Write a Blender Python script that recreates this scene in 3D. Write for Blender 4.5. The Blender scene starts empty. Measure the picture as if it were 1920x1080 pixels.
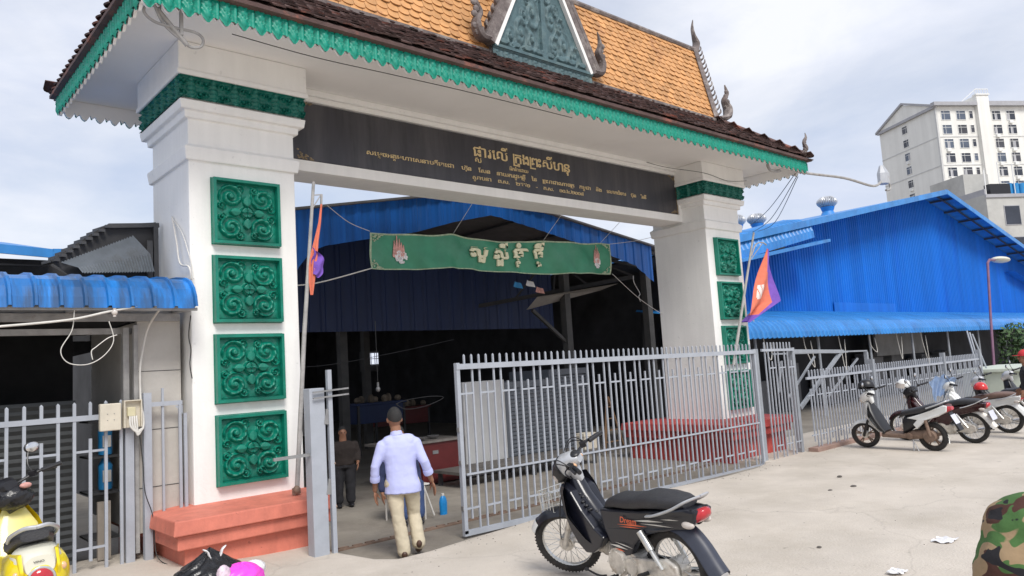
import bpy, math, random
import numpy as np
from math import sin, cos, pi, radians, sqrt, atan2
from mathutils import Vector, Matrix, Quaternion

random.seed(7); np.random.seed(7)
SC = bpy.context.scene
COL = SC.collection

# ------------------------------------------------------------------ camera
def cam_basis(yaw, pitch, roll):
    cy, sy, cp, sp = cos(yaw), sin(yaw), cos(pitch), sin(pitch)
    f = Vector((sy * cp, cy * cp, sp)); r0 = Vector((cy, -sy, 0)); u0 = r0.cross(f)
    c, s = cos(roll), sin(roll)
    return c * r0 + s * u0, -s * r0 + c * u0, f
cd = bpy.data.cameras.new('camera'); cam = bpy.data.objects.new('camera', cd); COL.objects.link(cam)
r_, u_, f_ = cam_basis(0.7293, 0.1062, -0.0627)
cam.matrix_world = Matrix(((r_.x, u_.x, -f_.x, -2.7319), (r_.y, u_.y, -f_.y, -8.1941), (r_.z, u_.z, -f_.z, 1.6949), (0, 0, 0, 1)))
cd.sensor_width = 36; cd.lens = 36 * 1413.9 / 1920; cd.clip_start = 0.05; cd.clip_end = 3000
SC.camera = cam

# ------------------------------------------------------------------ light
SUN_AZ, SUN_EL = radians(200), radians(50)      # azimuth clockwise from +Y
W = bpy.data.worlds.new('World'); SC.world = W; W.use_nodes = True
nt = W.node_tree; nt.nodes.clear()
def N(tree, t, **kw):
    n = tree.nodes.new(t)
    for k, v in kw.items(): setattr(n, k, v)
    return n
out = N(nt, 'ShaderNodeOutputWorld'); bg = N(nt, 'ShaderNodeBackground'); bg.inputs[1].default_value = 0.1
sky = N(nt, 'ShaderNodeTexSky', sky_type='NISHITA', sun_disc=False, sun_elevation=SUN_EL, sun_rotation=SUN_AZ, air_density=1.0, dust_density=2.0, ozone_density=1.5)
tc = N(nt, 'ShaderNodeTexCoord'); mp = N(nt, 'ShaderNodeMapping'); mp.inputs['Scale'].default_value = (1.0, 1.0, 2.6); mp.inputs['Location'].default_value = (0.35, 0.1, 0.2)
n1 = N(nt, 'ShaderNodeTexNoise'); n1.inputs['Scale'].default_value = 1.7; n1.inputs['Detail'].default_value = 8; n1.inputs['Roughness'].default_value = 0.55; n1.inputs['Distortion'].default_value = 0.6
n2 = N(nt, 'ShaderNodeTexNoise'); n2.inputs['Scale'].default_value = 3.1; n2.inputs['Detail'].default_value = 9; n2.inputs['Roughness'].default_value = 0.6; n2.inputs['Distortion'].default_value = 0.4
cr1 = N(nt, 'ShaderNodeValToRGB'); cr1.color_ramp.elements[0].position = 0.34; cr1.color_ramp.elements[0].color = (.62, .62, .62, 1); cr1.color_ramp.elements[1].position = 0.58; cr1.color_ramp.elements[1].color = (1, 1, 1, 1)
cr2 = N(nt, 'ShaderNodeValToRGB'); cr2.color_ramp.elements[0].position = 0.33; cr2.color_ramp.elements[0].color = (5.1, 5.55, 6.7, 1); cr2.color_ramp.elements[1].position = 0.66; cr2.color_ramp.elements[1].color = (6.8, 6.95, 7.45, 1)
mx = N(nt, 'ShaderNodeMixRGB')
L = nt.links.new
L(tc.outputs['Generated'], mp.inputs[0]); L(mp.outputs[0], n1.inputs[0]); L(mp.outputs[0], n2.inputs[0])
L(n1.outputs[0], cr1.inputs[0]); L(n2.outputs[0], cr2.inputs[0]); L(cr1.outputs[0], mx.inputs[0]); L(sky.outputs[0], mx.inputs[1]); L(cr2.outputs[0], mx.inputs[2])
L(mx.outputs[0], bg.inputs[0]); L(bg.outputs[0], out.inputs[0])
sd = bpy.data.lights.new('sun', 'SUN'); sd.energy = 2.2; sd.angle = radians(22); sd.color = (1, .965, .91)
so = bpy.data.objects.new('sun', sd); COL.objects.link(so)
dv = Vector((sin(SUN_AZ) * cos(SUN_EL), cos(SUN_AZ) * cos(SUN_EL), sin(SUN_EL)))
so.rotation_euler = dv.to_track_quat('Z', 'Y').to_euler(); so.location = dv * 60
vs = SC.view_settings; vs.view_transform = 'Standard'; vs.look = 'None'; vs.gamma = 1; vs.exposure = 0.5
SC.cycles.max_bounces = 8; SC.cycles.diffuse_bounces = 5; SC.cycles.transparent_max_bounces = 8
SC.cycles.use_denoising = True

# ------------------------------------------------------------------ materials
MATS = {}
def mat(name, col, rough=.6, var=.12, scale=4., bump=.0, metal=0., col2=None, mixpos=(.45, .7), bscale=None, island=0., stretch=None, spec=.5, coat=0.):
    """Principled paint with noise-driven tone variation, optional second colour (dirt) and bump."""
    if name in MATS: return MATS[name]
    m = bpy.data.materials.new(name); m.use_nodes = True; t = m.node_tree; b = t.nodes['Principled BSDF']; K = t.links.new
    b.inputs['Roughness'].default_value = rough; b.inputs['Metallic'].default_value = metal
    if 'Specular IOR Level' in b.inputs: b.inputs['Specular IOR Level'].default_value = spec
    if coat: b.inputs['Coat Weight'].default_value = coat
    c = N(t, 'ShaderNodeTexCoord'); q = N(t, 'ShaderNodeMapping'); K(c.outputs['Object'], q.inputs[0])
    if stretch: q.inputs['Scale'].default_value = stretch
    n = N(t, 'ShaderNodeTexNoise'); n.inputs['Scale'].default_value = scale; n.inputs['Detail'].default_value = 7; n.inputs['Roughness'].default_value = .62
    K(q.outputs[0], n.inputs[0])
    r = N(t, 'ShaderNodeMapRange'); r.inputs[1].default_value = .3; r.inputs[2].default_value = .7; r.inputs[3].default_value = 1 - var; r.inputs[4].default_value = 1 + var
    K(n.outputs[0], r.inputs[0])
    v = N(t, 'ShaderNodeMixRGB', blend_type='MULTIPLY'); v.inputs[0].default_value = 1; v.inputs[1].default_value = (*col, 1)
    K(r.outputs[0], v.inputs[2]); last = v.outputs[0]
    if island:
        g = N(t, 'ShaderNodeNewGeometry'); r2 = N(t, 'ShaderNodeMapRange'); r2.inputs[3].default_value = 1 - island; r2.inputs[4].default_value = 1 + island
        K(g.outputs['Random Per Island'], r2.inputs[0]); v2 = N(t, 'ShaderNodeMixRGB', blend_type='MULTIPLY'); v2.inputs[0].default_value = 1
        K(last, v2.inputs[1]); K(r2.outputs[0], v2.inputs[2]); last = v2.outputs[0]
    if col2:
        n3 = N(t, 'ShaderNodeTexNoise'); n3.inputs['Scale'].default_value = scale * .45; n3.inputs['Detail'].default_value = 9; n3.inputs['Roughness'].default_value = .7
        K(q.outputs[0], n3.inputs[0])
        rp = N(t, 'ShaderNodeValToRGB'); rp.color_ramp.elements[0].position = mixpos[0]; rp.color_ramp.elements[1].position = mixpos[1]
        K(n3.outputs[0], rp.inputs[0]); v3 = N(t, 'ShaderNodeMixRGB'); K(rp.outputs[0], v3.inputs[0]); K(last, v3.inputs[1]); v3.inputs[2].default_value = (*col2, 1); last = v3.outputs[0]
    K(last, b.inputs['Base Color'])
    if bump:
        nb = N(t, 'ShaderNodeTexNoise'); nb.inputs['Scale'].default_value = bscale or scale * 6; nb.inputs['Detail'].default_value = 6; K(c.outputs['Object'], nb.inputs[0])
        bp = N(t, 'ShaderNodeBump'); bp.inputs['Strength'].default_value = bump; bp.inputs['Distance'].default_value = .02; K(nb.outputs[0], bp.inputs['Height']); K(bp.outputs[0], b.inputs['Normal'])
    MATS[name] = m; return m

M_white = mat('white_wall_paint', (.84, .83, .805), .7, .035, 1.3, .12, col2=(.70, .68, .63), mixpos=(.62, .9), bscale=30)
M_soffit = mat('soffit_paint', (.83, .815, .79), .8, .04, .9, .06, col2=(.62, .59, .54), mixpos=(.6, .95), bscale=20)
M_green = mat('green_gloss_paint', (.003, .265, .185), .42, .14, 6, .15, col2=(.002, .16, .11), mixpos=(.55, .85), bscale=50)
M_green_p = mat('panel_green_paint', (.002, .185, .125), .38, .2, 5, .2, col2=(.001, .10, .07), mixpos=(.5, .75), bscale=45)
M_green_d = mat('shaded_green_paint', (.002, .13, .10), .45, .2, 8, .15, bscale=50)  # frieze green, with the shade of the overhang darkened into the colour
M_coral = mat('coral_plinth_paint', (.64, .195, .135), .65, .06, 2.5, .15, col2=(.50, .15, .11), mixpos=(.5, .8), bscale=30)
M_red = mat('shaded_red_plinth_paint', (.36, .045, .04), .6, .12, 3, .15, col2=(.50, .10, .08), mixpos=(.5, .7), bscale=30)  # redder paint, with the shade on the far plinth also darkened into it
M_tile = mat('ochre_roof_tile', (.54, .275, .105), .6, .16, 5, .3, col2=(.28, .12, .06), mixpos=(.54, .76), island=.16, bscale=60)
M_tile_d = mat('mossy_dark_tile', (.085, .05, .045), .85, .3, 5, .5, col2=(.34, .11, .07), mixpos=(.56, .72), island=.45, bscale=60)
M_ornament = mat('weathered_ornament', (.15, .125, .12), .85, .35, 9, .6, col2=(.42, .38, .35), mixpos=(.5, .72), bscale=50)
M_slate = mat('slate_relief', (.07, .125, .14), .6, .25, 7, .3, col2=(.13, .19, .19), mixpos=(.5, .7), bscale=60)
M_signb = mat('black_granite_board', (.040, .039, .047), .35, .25, 2.2, .04, col2=(.085, .082, .088), mixpos=(.45, .75), stretch=(3, 1, .35), bscale=60)
M_gold = mat('gold_letter', (.68, .52, .27), .5, .15, 20, .1)
M_bframe = mat('brown_worn_edge', (.20, .15, .09), .7, .4, 20, .3)
M_gate = mat('grey_gate_paint', (.36, .385, .43), .45, .10, 4, .1, col2=(.24, .23, .22), mixpos=(.62, .82), bscale=50, spec=.5)
M_gate2 = mat('dull_grey_paint', (.27, .29, .32), .5, .12, 4, .1, col2=(.20, .17, .14), mixpos=(.6, .8))
M_steel = mat('galvanised_steel', (.32, .32, .32), .5, .2, 8, .1, metal=.6)
M_darksteel = mat('dark_truss_steel', (.055, .055, .058), .6, .2, 5)
M_pole = mat('weathered_pole', (.34, .33, .32), .6, .25, 6, .2, col2=(.16, .10, .07), mixpos=(.6, .75))
M_concrete = mat('pale_concrete', (.55, .495, .43), .85, .09, 1.3, .4, col2=(.45, .40, .335), mixpos=(.46, .70), bscale=45)
def weather(m, cracks=.35, spots=.5):
    t = m.node_tree; b = t.nodes['Principled BSDF']; K = t.links.new; src = b.inputs['Base Color'].links[0].from_socket
    c = N(t, 'ShaderNodeTexCoord'); d = N(t, 'ShaderNodeTexNoise'); d.inputs['Scale'].default_value = 1.1; d.inputs['Detail'].default_value = 8; K(c.outputs['Object'], d.inputs[0])
    a = N(t, 'ShaderNodeMixRGB', blend_type='ADD'); a.inputs[0].default_value = .9; K(c.outputs['Object'], a.inputs[1]); K(d.outputs['Color'], a.inputs[2])
    v = N(t, 'ShaderNodeTexVoronoi', feature='DISTANCE_TO_EDGE'); v.inputs['Scale'].default_value = .28; K(a.outputs[0], v.inputs['Vector'])
    r = N(t, 'ShaderNodeMapRange'); r.inputs[1].default_value = .0; r.inputs[2].default_value = .006; r.inputs[3].default_value = 1 - cracks; r.inputs[4].default_value = 1; K(v.outputs['Distance'], r.inputs[0])
    x = N(t, 'ShaderNodeMixRGB', blend_type='MULTIPLY'); x.inputs[0].default_value = 1; K(src, x.inputs[1]); K(r.outputs[0], x.inputs[2])
    n = N(t, 'ShaderNodeTexNoise'); n.inputs['Scale'].default_value = 9; n.inputs['Detail'].default_value = 3; K(c.outputs['Object'], n.inputs[0])
    r2 = N(t, 'ShaderNodeMapRange'); r2.inputs[1].default_value = .70; r2.inputs[2].default_value = .76; r2.inputs[3].default_value = 1; r2.inputs[4].default_value = 1 - spots; K(n.outputs[0], r2.inputs[0])
    x2 = N(t, 'ShaderNodeMixRGB', blend_type='MULTIPLY'); x2.inputs[0].default_value = 1; K(x.outputs[0], x2.inputs[1]); K(r2.outputs[0], x2.inputs[2])
    n3 = N(t, 'ShaderNodeTexNoise'); n3.inputs['Scale'].default_value = .35; n3.inputs['Detail'].default_value = 5; q3 = N(t, 'ShaderNodeMapping'); q3.inputs['Scale'].default_value = (.5, 2.2, 1); q3.inputs['Rotation'].default_value = (0, 0, .35); K(c.outputs['Object'], q3.inputs[0]); K(q3.outputs[0], n3.inputs[0])
    r3 = N(t, 'ShaderNodeMapRange'); r3.inputs[1].default_value = .35; r3.inputs[2].default_value = .7; r3.inputs[3].default_value = .90; r3.inputs[4].default_value = 1.06; K(n3.outputs[0], r3.inputs[0])
    x3 = N(t, 'ShaderNodeMixRGB', blend_type='MULTIPLY'); x3.inputs[0].default_value = 1; K(x2.outputs[0], x3.inputs[1]); K(r3.outputs[0], x3.inputs[2]); K(x3.outputs[0], b.inputs['Base Color'])
weather(M_concrete, .13, .4)
def streaks(m, lo=.92, hi=1.03, sc=(5, 5, .22), scale=2., spots=.0):
    t = m.node_tree; b = t.nodes['Principled BSDF']; K = t.links.new; src = b.inputs['Base Color'].links[0].from_socket
    c = N(t, 'ShaderNodeTexCoord'); q = N(t, 'ShaderNodeMapping'); q.inputs['Scale'].default_value = sc; K(c.outputs['Object'], q.inputs[0])
    n = N(t, 'ShaderNodeTexNoise'); n.inputs['Scale'].default_value = scale; n.inputs['Detail'].default_value = 6; n.inputs['Roughness'].default_value = .65; K(q.outputs[0], n.inputs[0])
    r = N(t, 'ShaderNodeMapRange'); r.inputs[1].default_value = .38; r.inputs[2].default_value = .62; r.inputs[3].default_value = lo; r.inputs[4].default_value = hi; K(n.outputs[0], r.inputs[0])
    x = N(t, 'ShaderNodeMixRGB', blend_type='MULTIPLY'); x.inputs[0].default_value = 1; K(src, x.inputs[1]); K(r.outputs[0], x.inputs[2]); last = x.outputs[0]
    if spots:
        n2 = N(t, 'ShaderNodeTexNoise'); n2.inputs['Scale'].default_value = 14; n2.inputs['Detail'].default_value = 4; K(c.outputs['Object'], n2.inputs[0])
        r2 = N(t, 'ShaderNodeMapRange'); r2.inputs[1].default_value = .68; r2.inputs[2].default_value = .72; r2.inputs[3].default_value = 1; r2.inputs[4].default_value = 1 - spots; K(n2.outputs[0], r2.inputs[0])
        x2 = N(t, 'ShaderNodeMixRGB', blend_type='MULTIPLY'); x2.inputs[0].default_value = 1; K(last, x2.inputs[1]); K(r2.outputs[0], x2.inputs[2]); last = x2.outputs[0]
    K(last, b.inputs['Base Color'])
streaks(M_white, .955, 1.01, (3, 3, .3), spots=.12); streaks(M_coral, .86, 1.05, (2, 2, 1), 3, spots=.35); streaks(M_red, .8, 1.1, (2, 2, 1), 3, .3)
M_floor = mat('market_floor', (.26, .235, .20), .8, .15, 1.2, .3, col2=(.15, .13, .11), mixpos=(.45, .7), bscale=30)
M_blue = mat('blue_sheet', (.006, .145, .56), .6, .08, .6, .04, stretch=(3, 1, .3), col2=(.003, .10, .50), mixpos=(.5, .8), spec=.2)
M_bluef = mat('blue_fascia_sheet', (.006, .135, .52), .5, .14, 1.2, .04, stretch=(4, 1, .3), col2=(.16, .19, .24), mixpos=(.62, .85))
M_bluel = mat('light_blue_canopy', (.03, .215, .56), .42, .16, 1.4, .05, col2=(.03, .12, .35), mixpos=(.55, .8))
M_bluev = mat('weathered_blue_awning', (.012, .165, .50), .34, .4, 1.6, .08, stretch=(5, 1, .6), col2=(.02, .075, .19), mixpos=(.44, .58))
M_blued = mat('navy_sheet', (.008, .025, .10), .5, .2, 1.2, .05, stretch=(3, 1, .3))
M_corr = mat('grey_corrugated', (.20, .22, .24), .45, .25, 3, .1, metal=.3, col2=(.10, .09, .08), mixpos=(.55, .75))
M_cement = mat('bare_cement', (.50, .475, .435), .85, .1, 2, .3, col2=(.36, .33, .29), mixpos=(.55, .8))
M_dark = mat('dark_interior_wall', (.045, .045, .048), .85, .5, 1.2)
M_black = mat('black_plastic', (.014, .014, .017), .38, .2, 10)
M_rubber = mat('tyre_rubber', (.028, .026, .025), .8, .3, 14, .3, col2=(.09, .075, .06), mixpos=(.55, .75))
M_navy = mat('black_navy_paint', (.008, .009, .016), .3, .2, 6, coat=.25, col2=(.025, .024, .024), mixpos=(.6, .85))
M_seat = mat('black_vinyl', (.028, .028, .032), .5, .15, 12, .25, bscale=120)
M_alu = mat('cast_aluminium', (.60, .57, .52), .42, .3, 14, .2, metal=.45, col2=(.30, .23, .16), mixpos=(.52, .72))
M_chrome = mat('chrome', (.72, .72, .72), .16, .1, 10, metal=1.)
M_spoke = mat('spoke_steel', (.6, .6, .58), .3, .1, 10, metal=.8)
M_mwhite = mat('white_body_plastic', (.72, .73, .72), .25, .05, 6, coat=.4, col2=(.5, .46, .40), mixpos=(.62, .85))
M_silver = mat('silver_cover', (.50, .51, .53), .35, .1, 6, metal=.4, col2=(.34, .31, .28), mixpos=(.55, .8))
M_redlens = mat('red_lens', (.45, .02, .03), .15, .1, 10, coat=.5)
M_clear = mat('clear_lens', (.55, .5, .46), .12, .1, 10, coat=.5)
M_amber = mat('amber_lens', (.75, .45, .25), .15, .1, 10, coat=.5)
M_brown = mat('dusty_brown_metal', (.20, .135, .10), .7, .3, 12, .2)
M_maroon = mat('maroon_paint', (.035, .008, .010), .25, .2, 6, coat=.5)
M_yellow = mat('yellow_body_plastic', (.80, .62, .01), .25, .05, 6, coat=.4)
M_cream = mat('cream_body_plastic', (.72, .70, .58), .28, .05, 6, coat=.4)
M_skin = mat('tan_skin', (.28, .135, .08), .55, .12, 12, .1, bscale=150)
M_hair = mat('black_hair', (.016, .015, .015), .6, .3, 60, .5, bscale=220)
M_shirt = mat('lavender_shirt', (.47, .50, .80), .85, .03, 6, .3, bscale=5)
M_trous = mat('beige_trousers', (.56, .49, .36), .85, .06, 6, .25, bscale=9)
M_jeans = mat('blue_jeans', (.05, .085, .20), .9, .2, 12, .3)
M_leather = mat('brown_leather', (.07, .035, .022), .45, .2, 12)
M_dcloth = mat('dark_cloth', (.02, .02, .024), .9, .2, 10, .3)
M_bcloth = mat('grey_blue_cloth', (.32, .35, .55), .9, .15, 8, .3)
M_lcloth = mat('light_blue_cloth', (.33, .45, .66), .9, .15, 8, .3)
M_bag = mat('black_bag_film', (.014, .014, .016), .22, .2, 6, .7, bscale=14)
M_pink = mat('pink_bag_film', (.85, .07, .62), .35, .08, 6, .5, bscale=10)
M_wfilm = mat('white_bag_film', (.75, .74, .75), .35, .08, 6, .5, bscale=14)
M_cable = mat('white_cable', (.62, .60, .56), .5, .1, 10)
M_cableb = mat('black_cable', (.03, .03, .03), .5, .1, 10)
M_hotel = mat('hotel_render', (.76, .75, .71), .85, .05, .15, .05, col2=(.66, .64, .58), mixpos=(.6, .9))
M_hotelw = mat('hotel_window_frame', (.74, .74, .72), .8, .05, 1)
M_glass = mat('dark_window_glass', (.035, .04, .055), .15, .3, .4)
M_hroof = mat('hotel_roof_grey', (.36, .36, .38), .7, .1, 1)
M_ored = mat('flag_orange', (.64, .17, .10), .85, .1, 8, .2)
M_purple = mat('flag_purple', (.17, .08, .42), .85, .15, 8, .2)
M_flagw = mat('flag_white', (.70, .64, .60), .85, .1, 8)
M_banner = mat('green_banner_vinyl', (.04, .24, .135), .5, .18, 2.5, .1, col2=(.08, .27, .18), mixpos=(.5, .75))
M_cream2 = mat('cream_print', (.78, .75, .52), .6, .12, 12)
M_pinkp = mat('pink_print', (.62, .32, .28), .6, .35, 25)
M_wpanel = mat('white_board', (.55, .55, .54), .6, .06, 3)
M_shut = mat('grey_shutter', (.13, .145, .165), .5, .15, 3)
M_cred = mat('dark_red_counter', (.13, .018, .018), .5, .15, 4)
M_box = mat('beige_box', (.60, .55, .45), .6, .1, 6)
M_tank = mat('blue_tank_plastic', (.02, .22, .50), .4, .15, 6)
M_pale = mat('pale_green_planter', (.50, .54, .46), .8, .1, 3, .2)
M_leaf = mat('foliage', (.05, .10, .03), .7, .3, 6, island=.4)
M_bark = mat('bark', (.12, .09, .07), .9, .3, 8, .4)
streaks(M_blue, .86, 1.08, (1.1, 1, .05), 1.0, .25); streaks(M_bluef, .78, 1.12, (4, 1, .1), 1.0, .25); streaks(M_bluel, .85, 1.08, (1.5, 1, .3), 1.0, .3); streaks(M_hotel, .93, 1.02, (.6, .6, .03), 1.0)
M_wood = mat('wood_brown', (.22, .13, .07), .7, .2, 8)
M_stone = mat('dark_stone', (.10, .09, .08), .9, .3, 20)
M_decal_w = mat('white_decal', (.62, .60, .55), .4, .1, 10)
M_decal_o = mat('orange_decal', (.70, .12, .04), .4, .1, 10)
M_plate = mat('number_plate', (.60, .61, .68), .4, .1, 10)

def camo():
    m = bpy.data.materials.new('camouflage_cloth'); m.use_nodes = True; t = m.node_tree; b = t.nodes['Principled BSDF']; K = t.links.new
    b.inputs['Roughness'].default_value = .9
    c = N(t, 'ShaderNodeTexCoord'); last = None
    base = (.30, .21, .12, 1)
    for i, (col, sc, pos, off) in enumerate((((.055, .13, .035, 1), 5.5, .50, 0), ((.06, .022, .015, 1), 5.0, .53, 7), ((.012, .011, .014, 1), 7.0, .60, 15))):
        q = N(t, 'ShaderNodeMapping'); q.inputs['Location'].default_value = (off, off * .7, off * .3); q.inputs['Scale'].default_value = (2.1, 2.1, 3.0); K(c.outputs['Object'], q.inputs[0])
        n = N(t, 'ShaderNodeTexNoise'); n.inputs['Scale'].default_value = sc; n.inputs['Detail'].default_value = 1.5; n.inputs['Distortion'].default_value = .6; K(q.outputs[0], n.inputs[0])
        r = N(t, 'ShaderNodeValToRGB'); r.color_ramp.elements[0].position = pos; r.color_ramp.elements[1].position = pos + .012; K(n.outputs[0], r.inputs[0])
        x = N(t, 'ShaderNodeMixRGB'); K(r.outputs[0], x.inputs[0]); x.inputs[2].default_value = col
        if last is None: x.inputs[1].default_value = base
        else: K(last, x.inputs[1])
        last = x.outputs[0]
    K(last, b.inputs['Base Color'])
    nb = N(t, 'ShaderNodeTexNoise'); nb.inputs['Scale'].default_value = 7; nb.inputs['Detail'].default_value = 5; K(c.outputs['Object'], nb.inputs[0])
    bp = N(t, 'ShaderNodeBump'); bp.inputs['Strength'].default_value = .5; bp.inputs['Distance'].default_value = .04; K(nb.outputs[0], bp.inputs['Height']); K(bp.outputs[0], b.inputs['Normal'])
    return m
M_camo = camo()

# ------------------------------------------------------------------ object helpers
def tag(o, label=None, cat=None, group=None, kind=None):
    if label: o['label'] = label
    if cat: o['category'] = cat
    if group: o['group'] = group
    if kind: o['kind'] = kind
    return o
def thing(name, label, cat, loc=(0, 0, 0), rz=0., group=None, local=False):
    o = bpy.data.objects.new(name, None); COL.objects.link(o); o.empty_display_size = .1
    o.location = loc; o.rotation_euler = (0, 0, rz); tag(o, label, cat, group)
    OFF[o.name] = Vector((0, 0, 0)) if local else Vector(loc)
    return o
OFF = {}
def copy_tree(o, parent=None):
    c = o.copy(); COL.objects.link(c); c.parent = parent
    OFF[c.name] = OFF.get(o.name, Vector((0, 0, 0)))
    for ch in list(o.children): copy_tree(ch, c)
    return c

class MB:
    def __init__(s): s.v = []; s.f = []; s.mi = []; s.m = 0
    def add(s, vs, fs):
        b = len(s.v); s.v += [tuple(v) for v in vs]
        for f in fs: s.f.append(tuple(i + b for i in f)); s.mi.append(s.m)
        return s
    def box(s, x0, x1, y0, y1, z0, z1):
        return s.add([(x0, y0, z0), (x1, y0, z0), (x1, y1, z0), (x0, y1, z0), (x0, y0, z1), (x1, y0, z1), (x1, y1, z1), (x0, y1, z1)],
                     [(0, 3, 2, 1), (4, 5, 6, 7), (0, 1, 5, 4), (1, 2, 6, 5), (2, 3, 7, 6), (3, 0, 4, 7)])
    def bar(s, p, q, w, h=None, up=(0, 0, 1)):
        h = h or w; p, q = Vector(p), Vector(q); d = (q - p).normalized(); up = Vector(up)
        if abs(d.dot(up)) > .98: up = Vector((0, 1, 0)) if abs(d.y) < .9 else Vector((1, 0, 0))
        a = d.cross(up).normalized(); b = a.cross(d)
        vs = []
        for c in (p, q):
            for sx, sy in ((-1, -1), (1, -1), (1, 1), (-1, 1)): vs.append(c + a * sx * w / 2 + b * sy * h / 2)
        return s.add(vs, [(0, 1, 2, 3), (7, 6, 5, 4), (0, 4, 5, 1), (1, 5, 6, 2), (2, 6, 7, 3), (3, 7, 4, 0)])
    def tube(s, pts, r, n=8, caps=True, closed=False, squash=None):
        pts = [Vector(p) for p in pts]; k = len(pts); rs = r if isinstance(r, (list, tuple)) else [r] * k
        up = None; vs = []; fs = []
        for i, p in enumerate(pts):
            if closed: d = pts[(i + 1) % k] - pts[i - 1]
            else: d = pts[min(i + 1, k - 1)] - pts[max(i - 1, 0)]
            d = d.normalized() if d.length > 1e-9 else Vector((0, 0, 1))
            if up is None: up = Vector((0, 0, 1)) if abs(d.z) < .9 else Vector((0, 1, 0))
            a = d.cross(up)
            if a.length < 1e-6: a = d.orthogonal()
            a.normalize(); b = a.cross(d).normalized(); up = b
            sa, sb = (squash if squash else (1, 1))
            for j in range(n):
                t = 2 * pi * j / n; vs.append(p + a * cos(t) * rs[i] * sa + b * sin(t) * rs[i] * sb)
        m = k if closed else k - 1
        for i in range(m):
            for j in range(n):
                i2 = (i + 1) % k; fs.append((i * n + j, i * n + (j + 1) % n, i2 * n + (j + 1) % n, i2 * n + j))
        if caps and not closed: fs.append(tuple(reversed(range(n)))); fs.append(tuple((k - 1) * n + j for j in range(n)))
        # orient outward
        return s.add(vs, [tuple(reversed(f)) for f in fs])
    def limb(s, pts, rs, n=14):
        """tube with rounded ends"""
        P = [Vector(p) for p in pts]; d0 = (P[0] - P[1]).normalized(); d1 = (P[-1] - P[-2]).normalized(); Q = []; RR = []
        for a in (80, 55, 28): Q.append(P[0] + d0 * rs[0] * sin(radians(a)) * .9); RR.append(rs[0] * cos(radians(a)))
        Q += P; RR += list(rs)
        for a in (28, 55, 80): Q.append(P[-1] + d1 * rs[-1] * sin(radians(a)) * .9); RR.append(rs[-1] * cos(radians(a)))
        return s.tube(Q, RR, n)
    def rings(s, rings, caps=True):
        n = len(rings[0]); vs = [p for r in rings for p in r]; fs = []
        for i in range(len(rings) - 1):
            for j in range(n): fs.append((i * n + j, i * n + (j + 1) % n, (i + 1) * n + (j + 1) % n, (i + 1) * n + j))
        if caps: fs.append(tuple(reversed(range(n)))); fs.append(tuple((len(rings) - 1) * n + j for j in range(n)))
        return s.add(vs, fs)
    def ells(s, secs, n=20, p=2.0):
        """stack of ellipse sections (cx,cy,z,rx,ry)"""
        R = []
        for cx, cy, z, rx, ry in secs:
            ring = []
            for j in range(n):
                t = 2 * pi * j / n; c, q = cos(t), sin(t)
                ring.append((cx + rx * math.copysign(abs(c) ** (2 / p), c), cy + ry * math.copysign(abs(q) ** (2 / p), q), z))
            R.append(ring)
        return s.rings(R)
    def ball(s, c, r, nu=16, nv=10, R=None):
        if not isinstance(r, (tuple, list)): r = (r, r, r)
        vs = []; fs = []
        for i in range(nv + 1):
            ph = pi * i / nv
            for j in range(nu):
                t = 2 * pi * j / nu; p = Vector((r[0] * sin(ph) * cos(t), r[1] * sin(ph) * sin(t), r[2] * cos(ph)))
                if R: p = R @ p
                vs.append(Vector(c) + p)
        for i in range(nv):
            for j in range(nu): fs.append((i * nu + j, (i + 1) * nu + j, (i + 1) * nu + (j + 1) % nu, i * nu + (j + 1) % nu))
        return s.add(vs, fs)
    def prism(s, poly, fn, t0, t1):
        """poly of (a,b); fn(a,b,t)->point; extruded from t0 to t1"""
        n = len(poly); vs = [fn(a, b, t0) for a, b in poly] + [fn(a, b, t1) for a, b in poly]
        fs = [tuple(range(n)), tuple(reversed(range(n, 2 * n)))] + [(i, i + n, (i + 1) % n + n, (i + 1) % n) for i in range(n)]
        return s.add(vs, fs)
    def grid(s, fn, nu, nv, flip=False):
        vs = [fn(i / nu, j / nv) for j in range(nv + 1) for i in range(nu + 1)]; w = nu + 1
        fs = [(j * w + i, j * w + i + 1, (j + 1) * w + i + 1, (j + 1) * w + i) for j in range(nv) for i in range(nu)]
        if flip: fs = [tuple(reversed(f)) for f in fs]
        return s.add(vs, fs)
    def torus(s, c, R, r, axis='y', n=40, m=10, squash=(1, 1)):
        pts = []
        for i in range(n):
            t = 2 * pi * i / n
            pts.append((c[0] + R * cos(t), c[1], c[2] + R * sin(t)) if axis == 'y' else ((c[0], c[1] + R * cos(t), c[2] + R * sin(t)) if axis == 'x' else (c[0] + R * cos(t), c[1] + R * sin(t), c[2])))
        vs = []; ax = {'x': Vector((1, 0, 0)), 'y': Vector((0, 1, 0)), 'z': Vector((0, 0, 1))}[axis]
        for p in pts:
            rad = (Vector(p) - Vector(c)).normalized()
            for j in range(m):
                a = 2 * pi * j / m; vs.append(Vector(p) + rad * cos(a) * r * squash[0] + ax * sin(a) * r * squash[1])
        fs = [(i * m + j, i * m + (j + 1) % m, ((i + 1) % n) * m + (j + 1) % m, ((i + 1) % n) * m + j) for i in range(n) for j in range(m)]
        return s.add(vs, fs)
    def cyl(s, p, q, r, n=20, r2=None): return s.tube([p, q], [r, r if r2 is None else r2], n)
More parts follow.
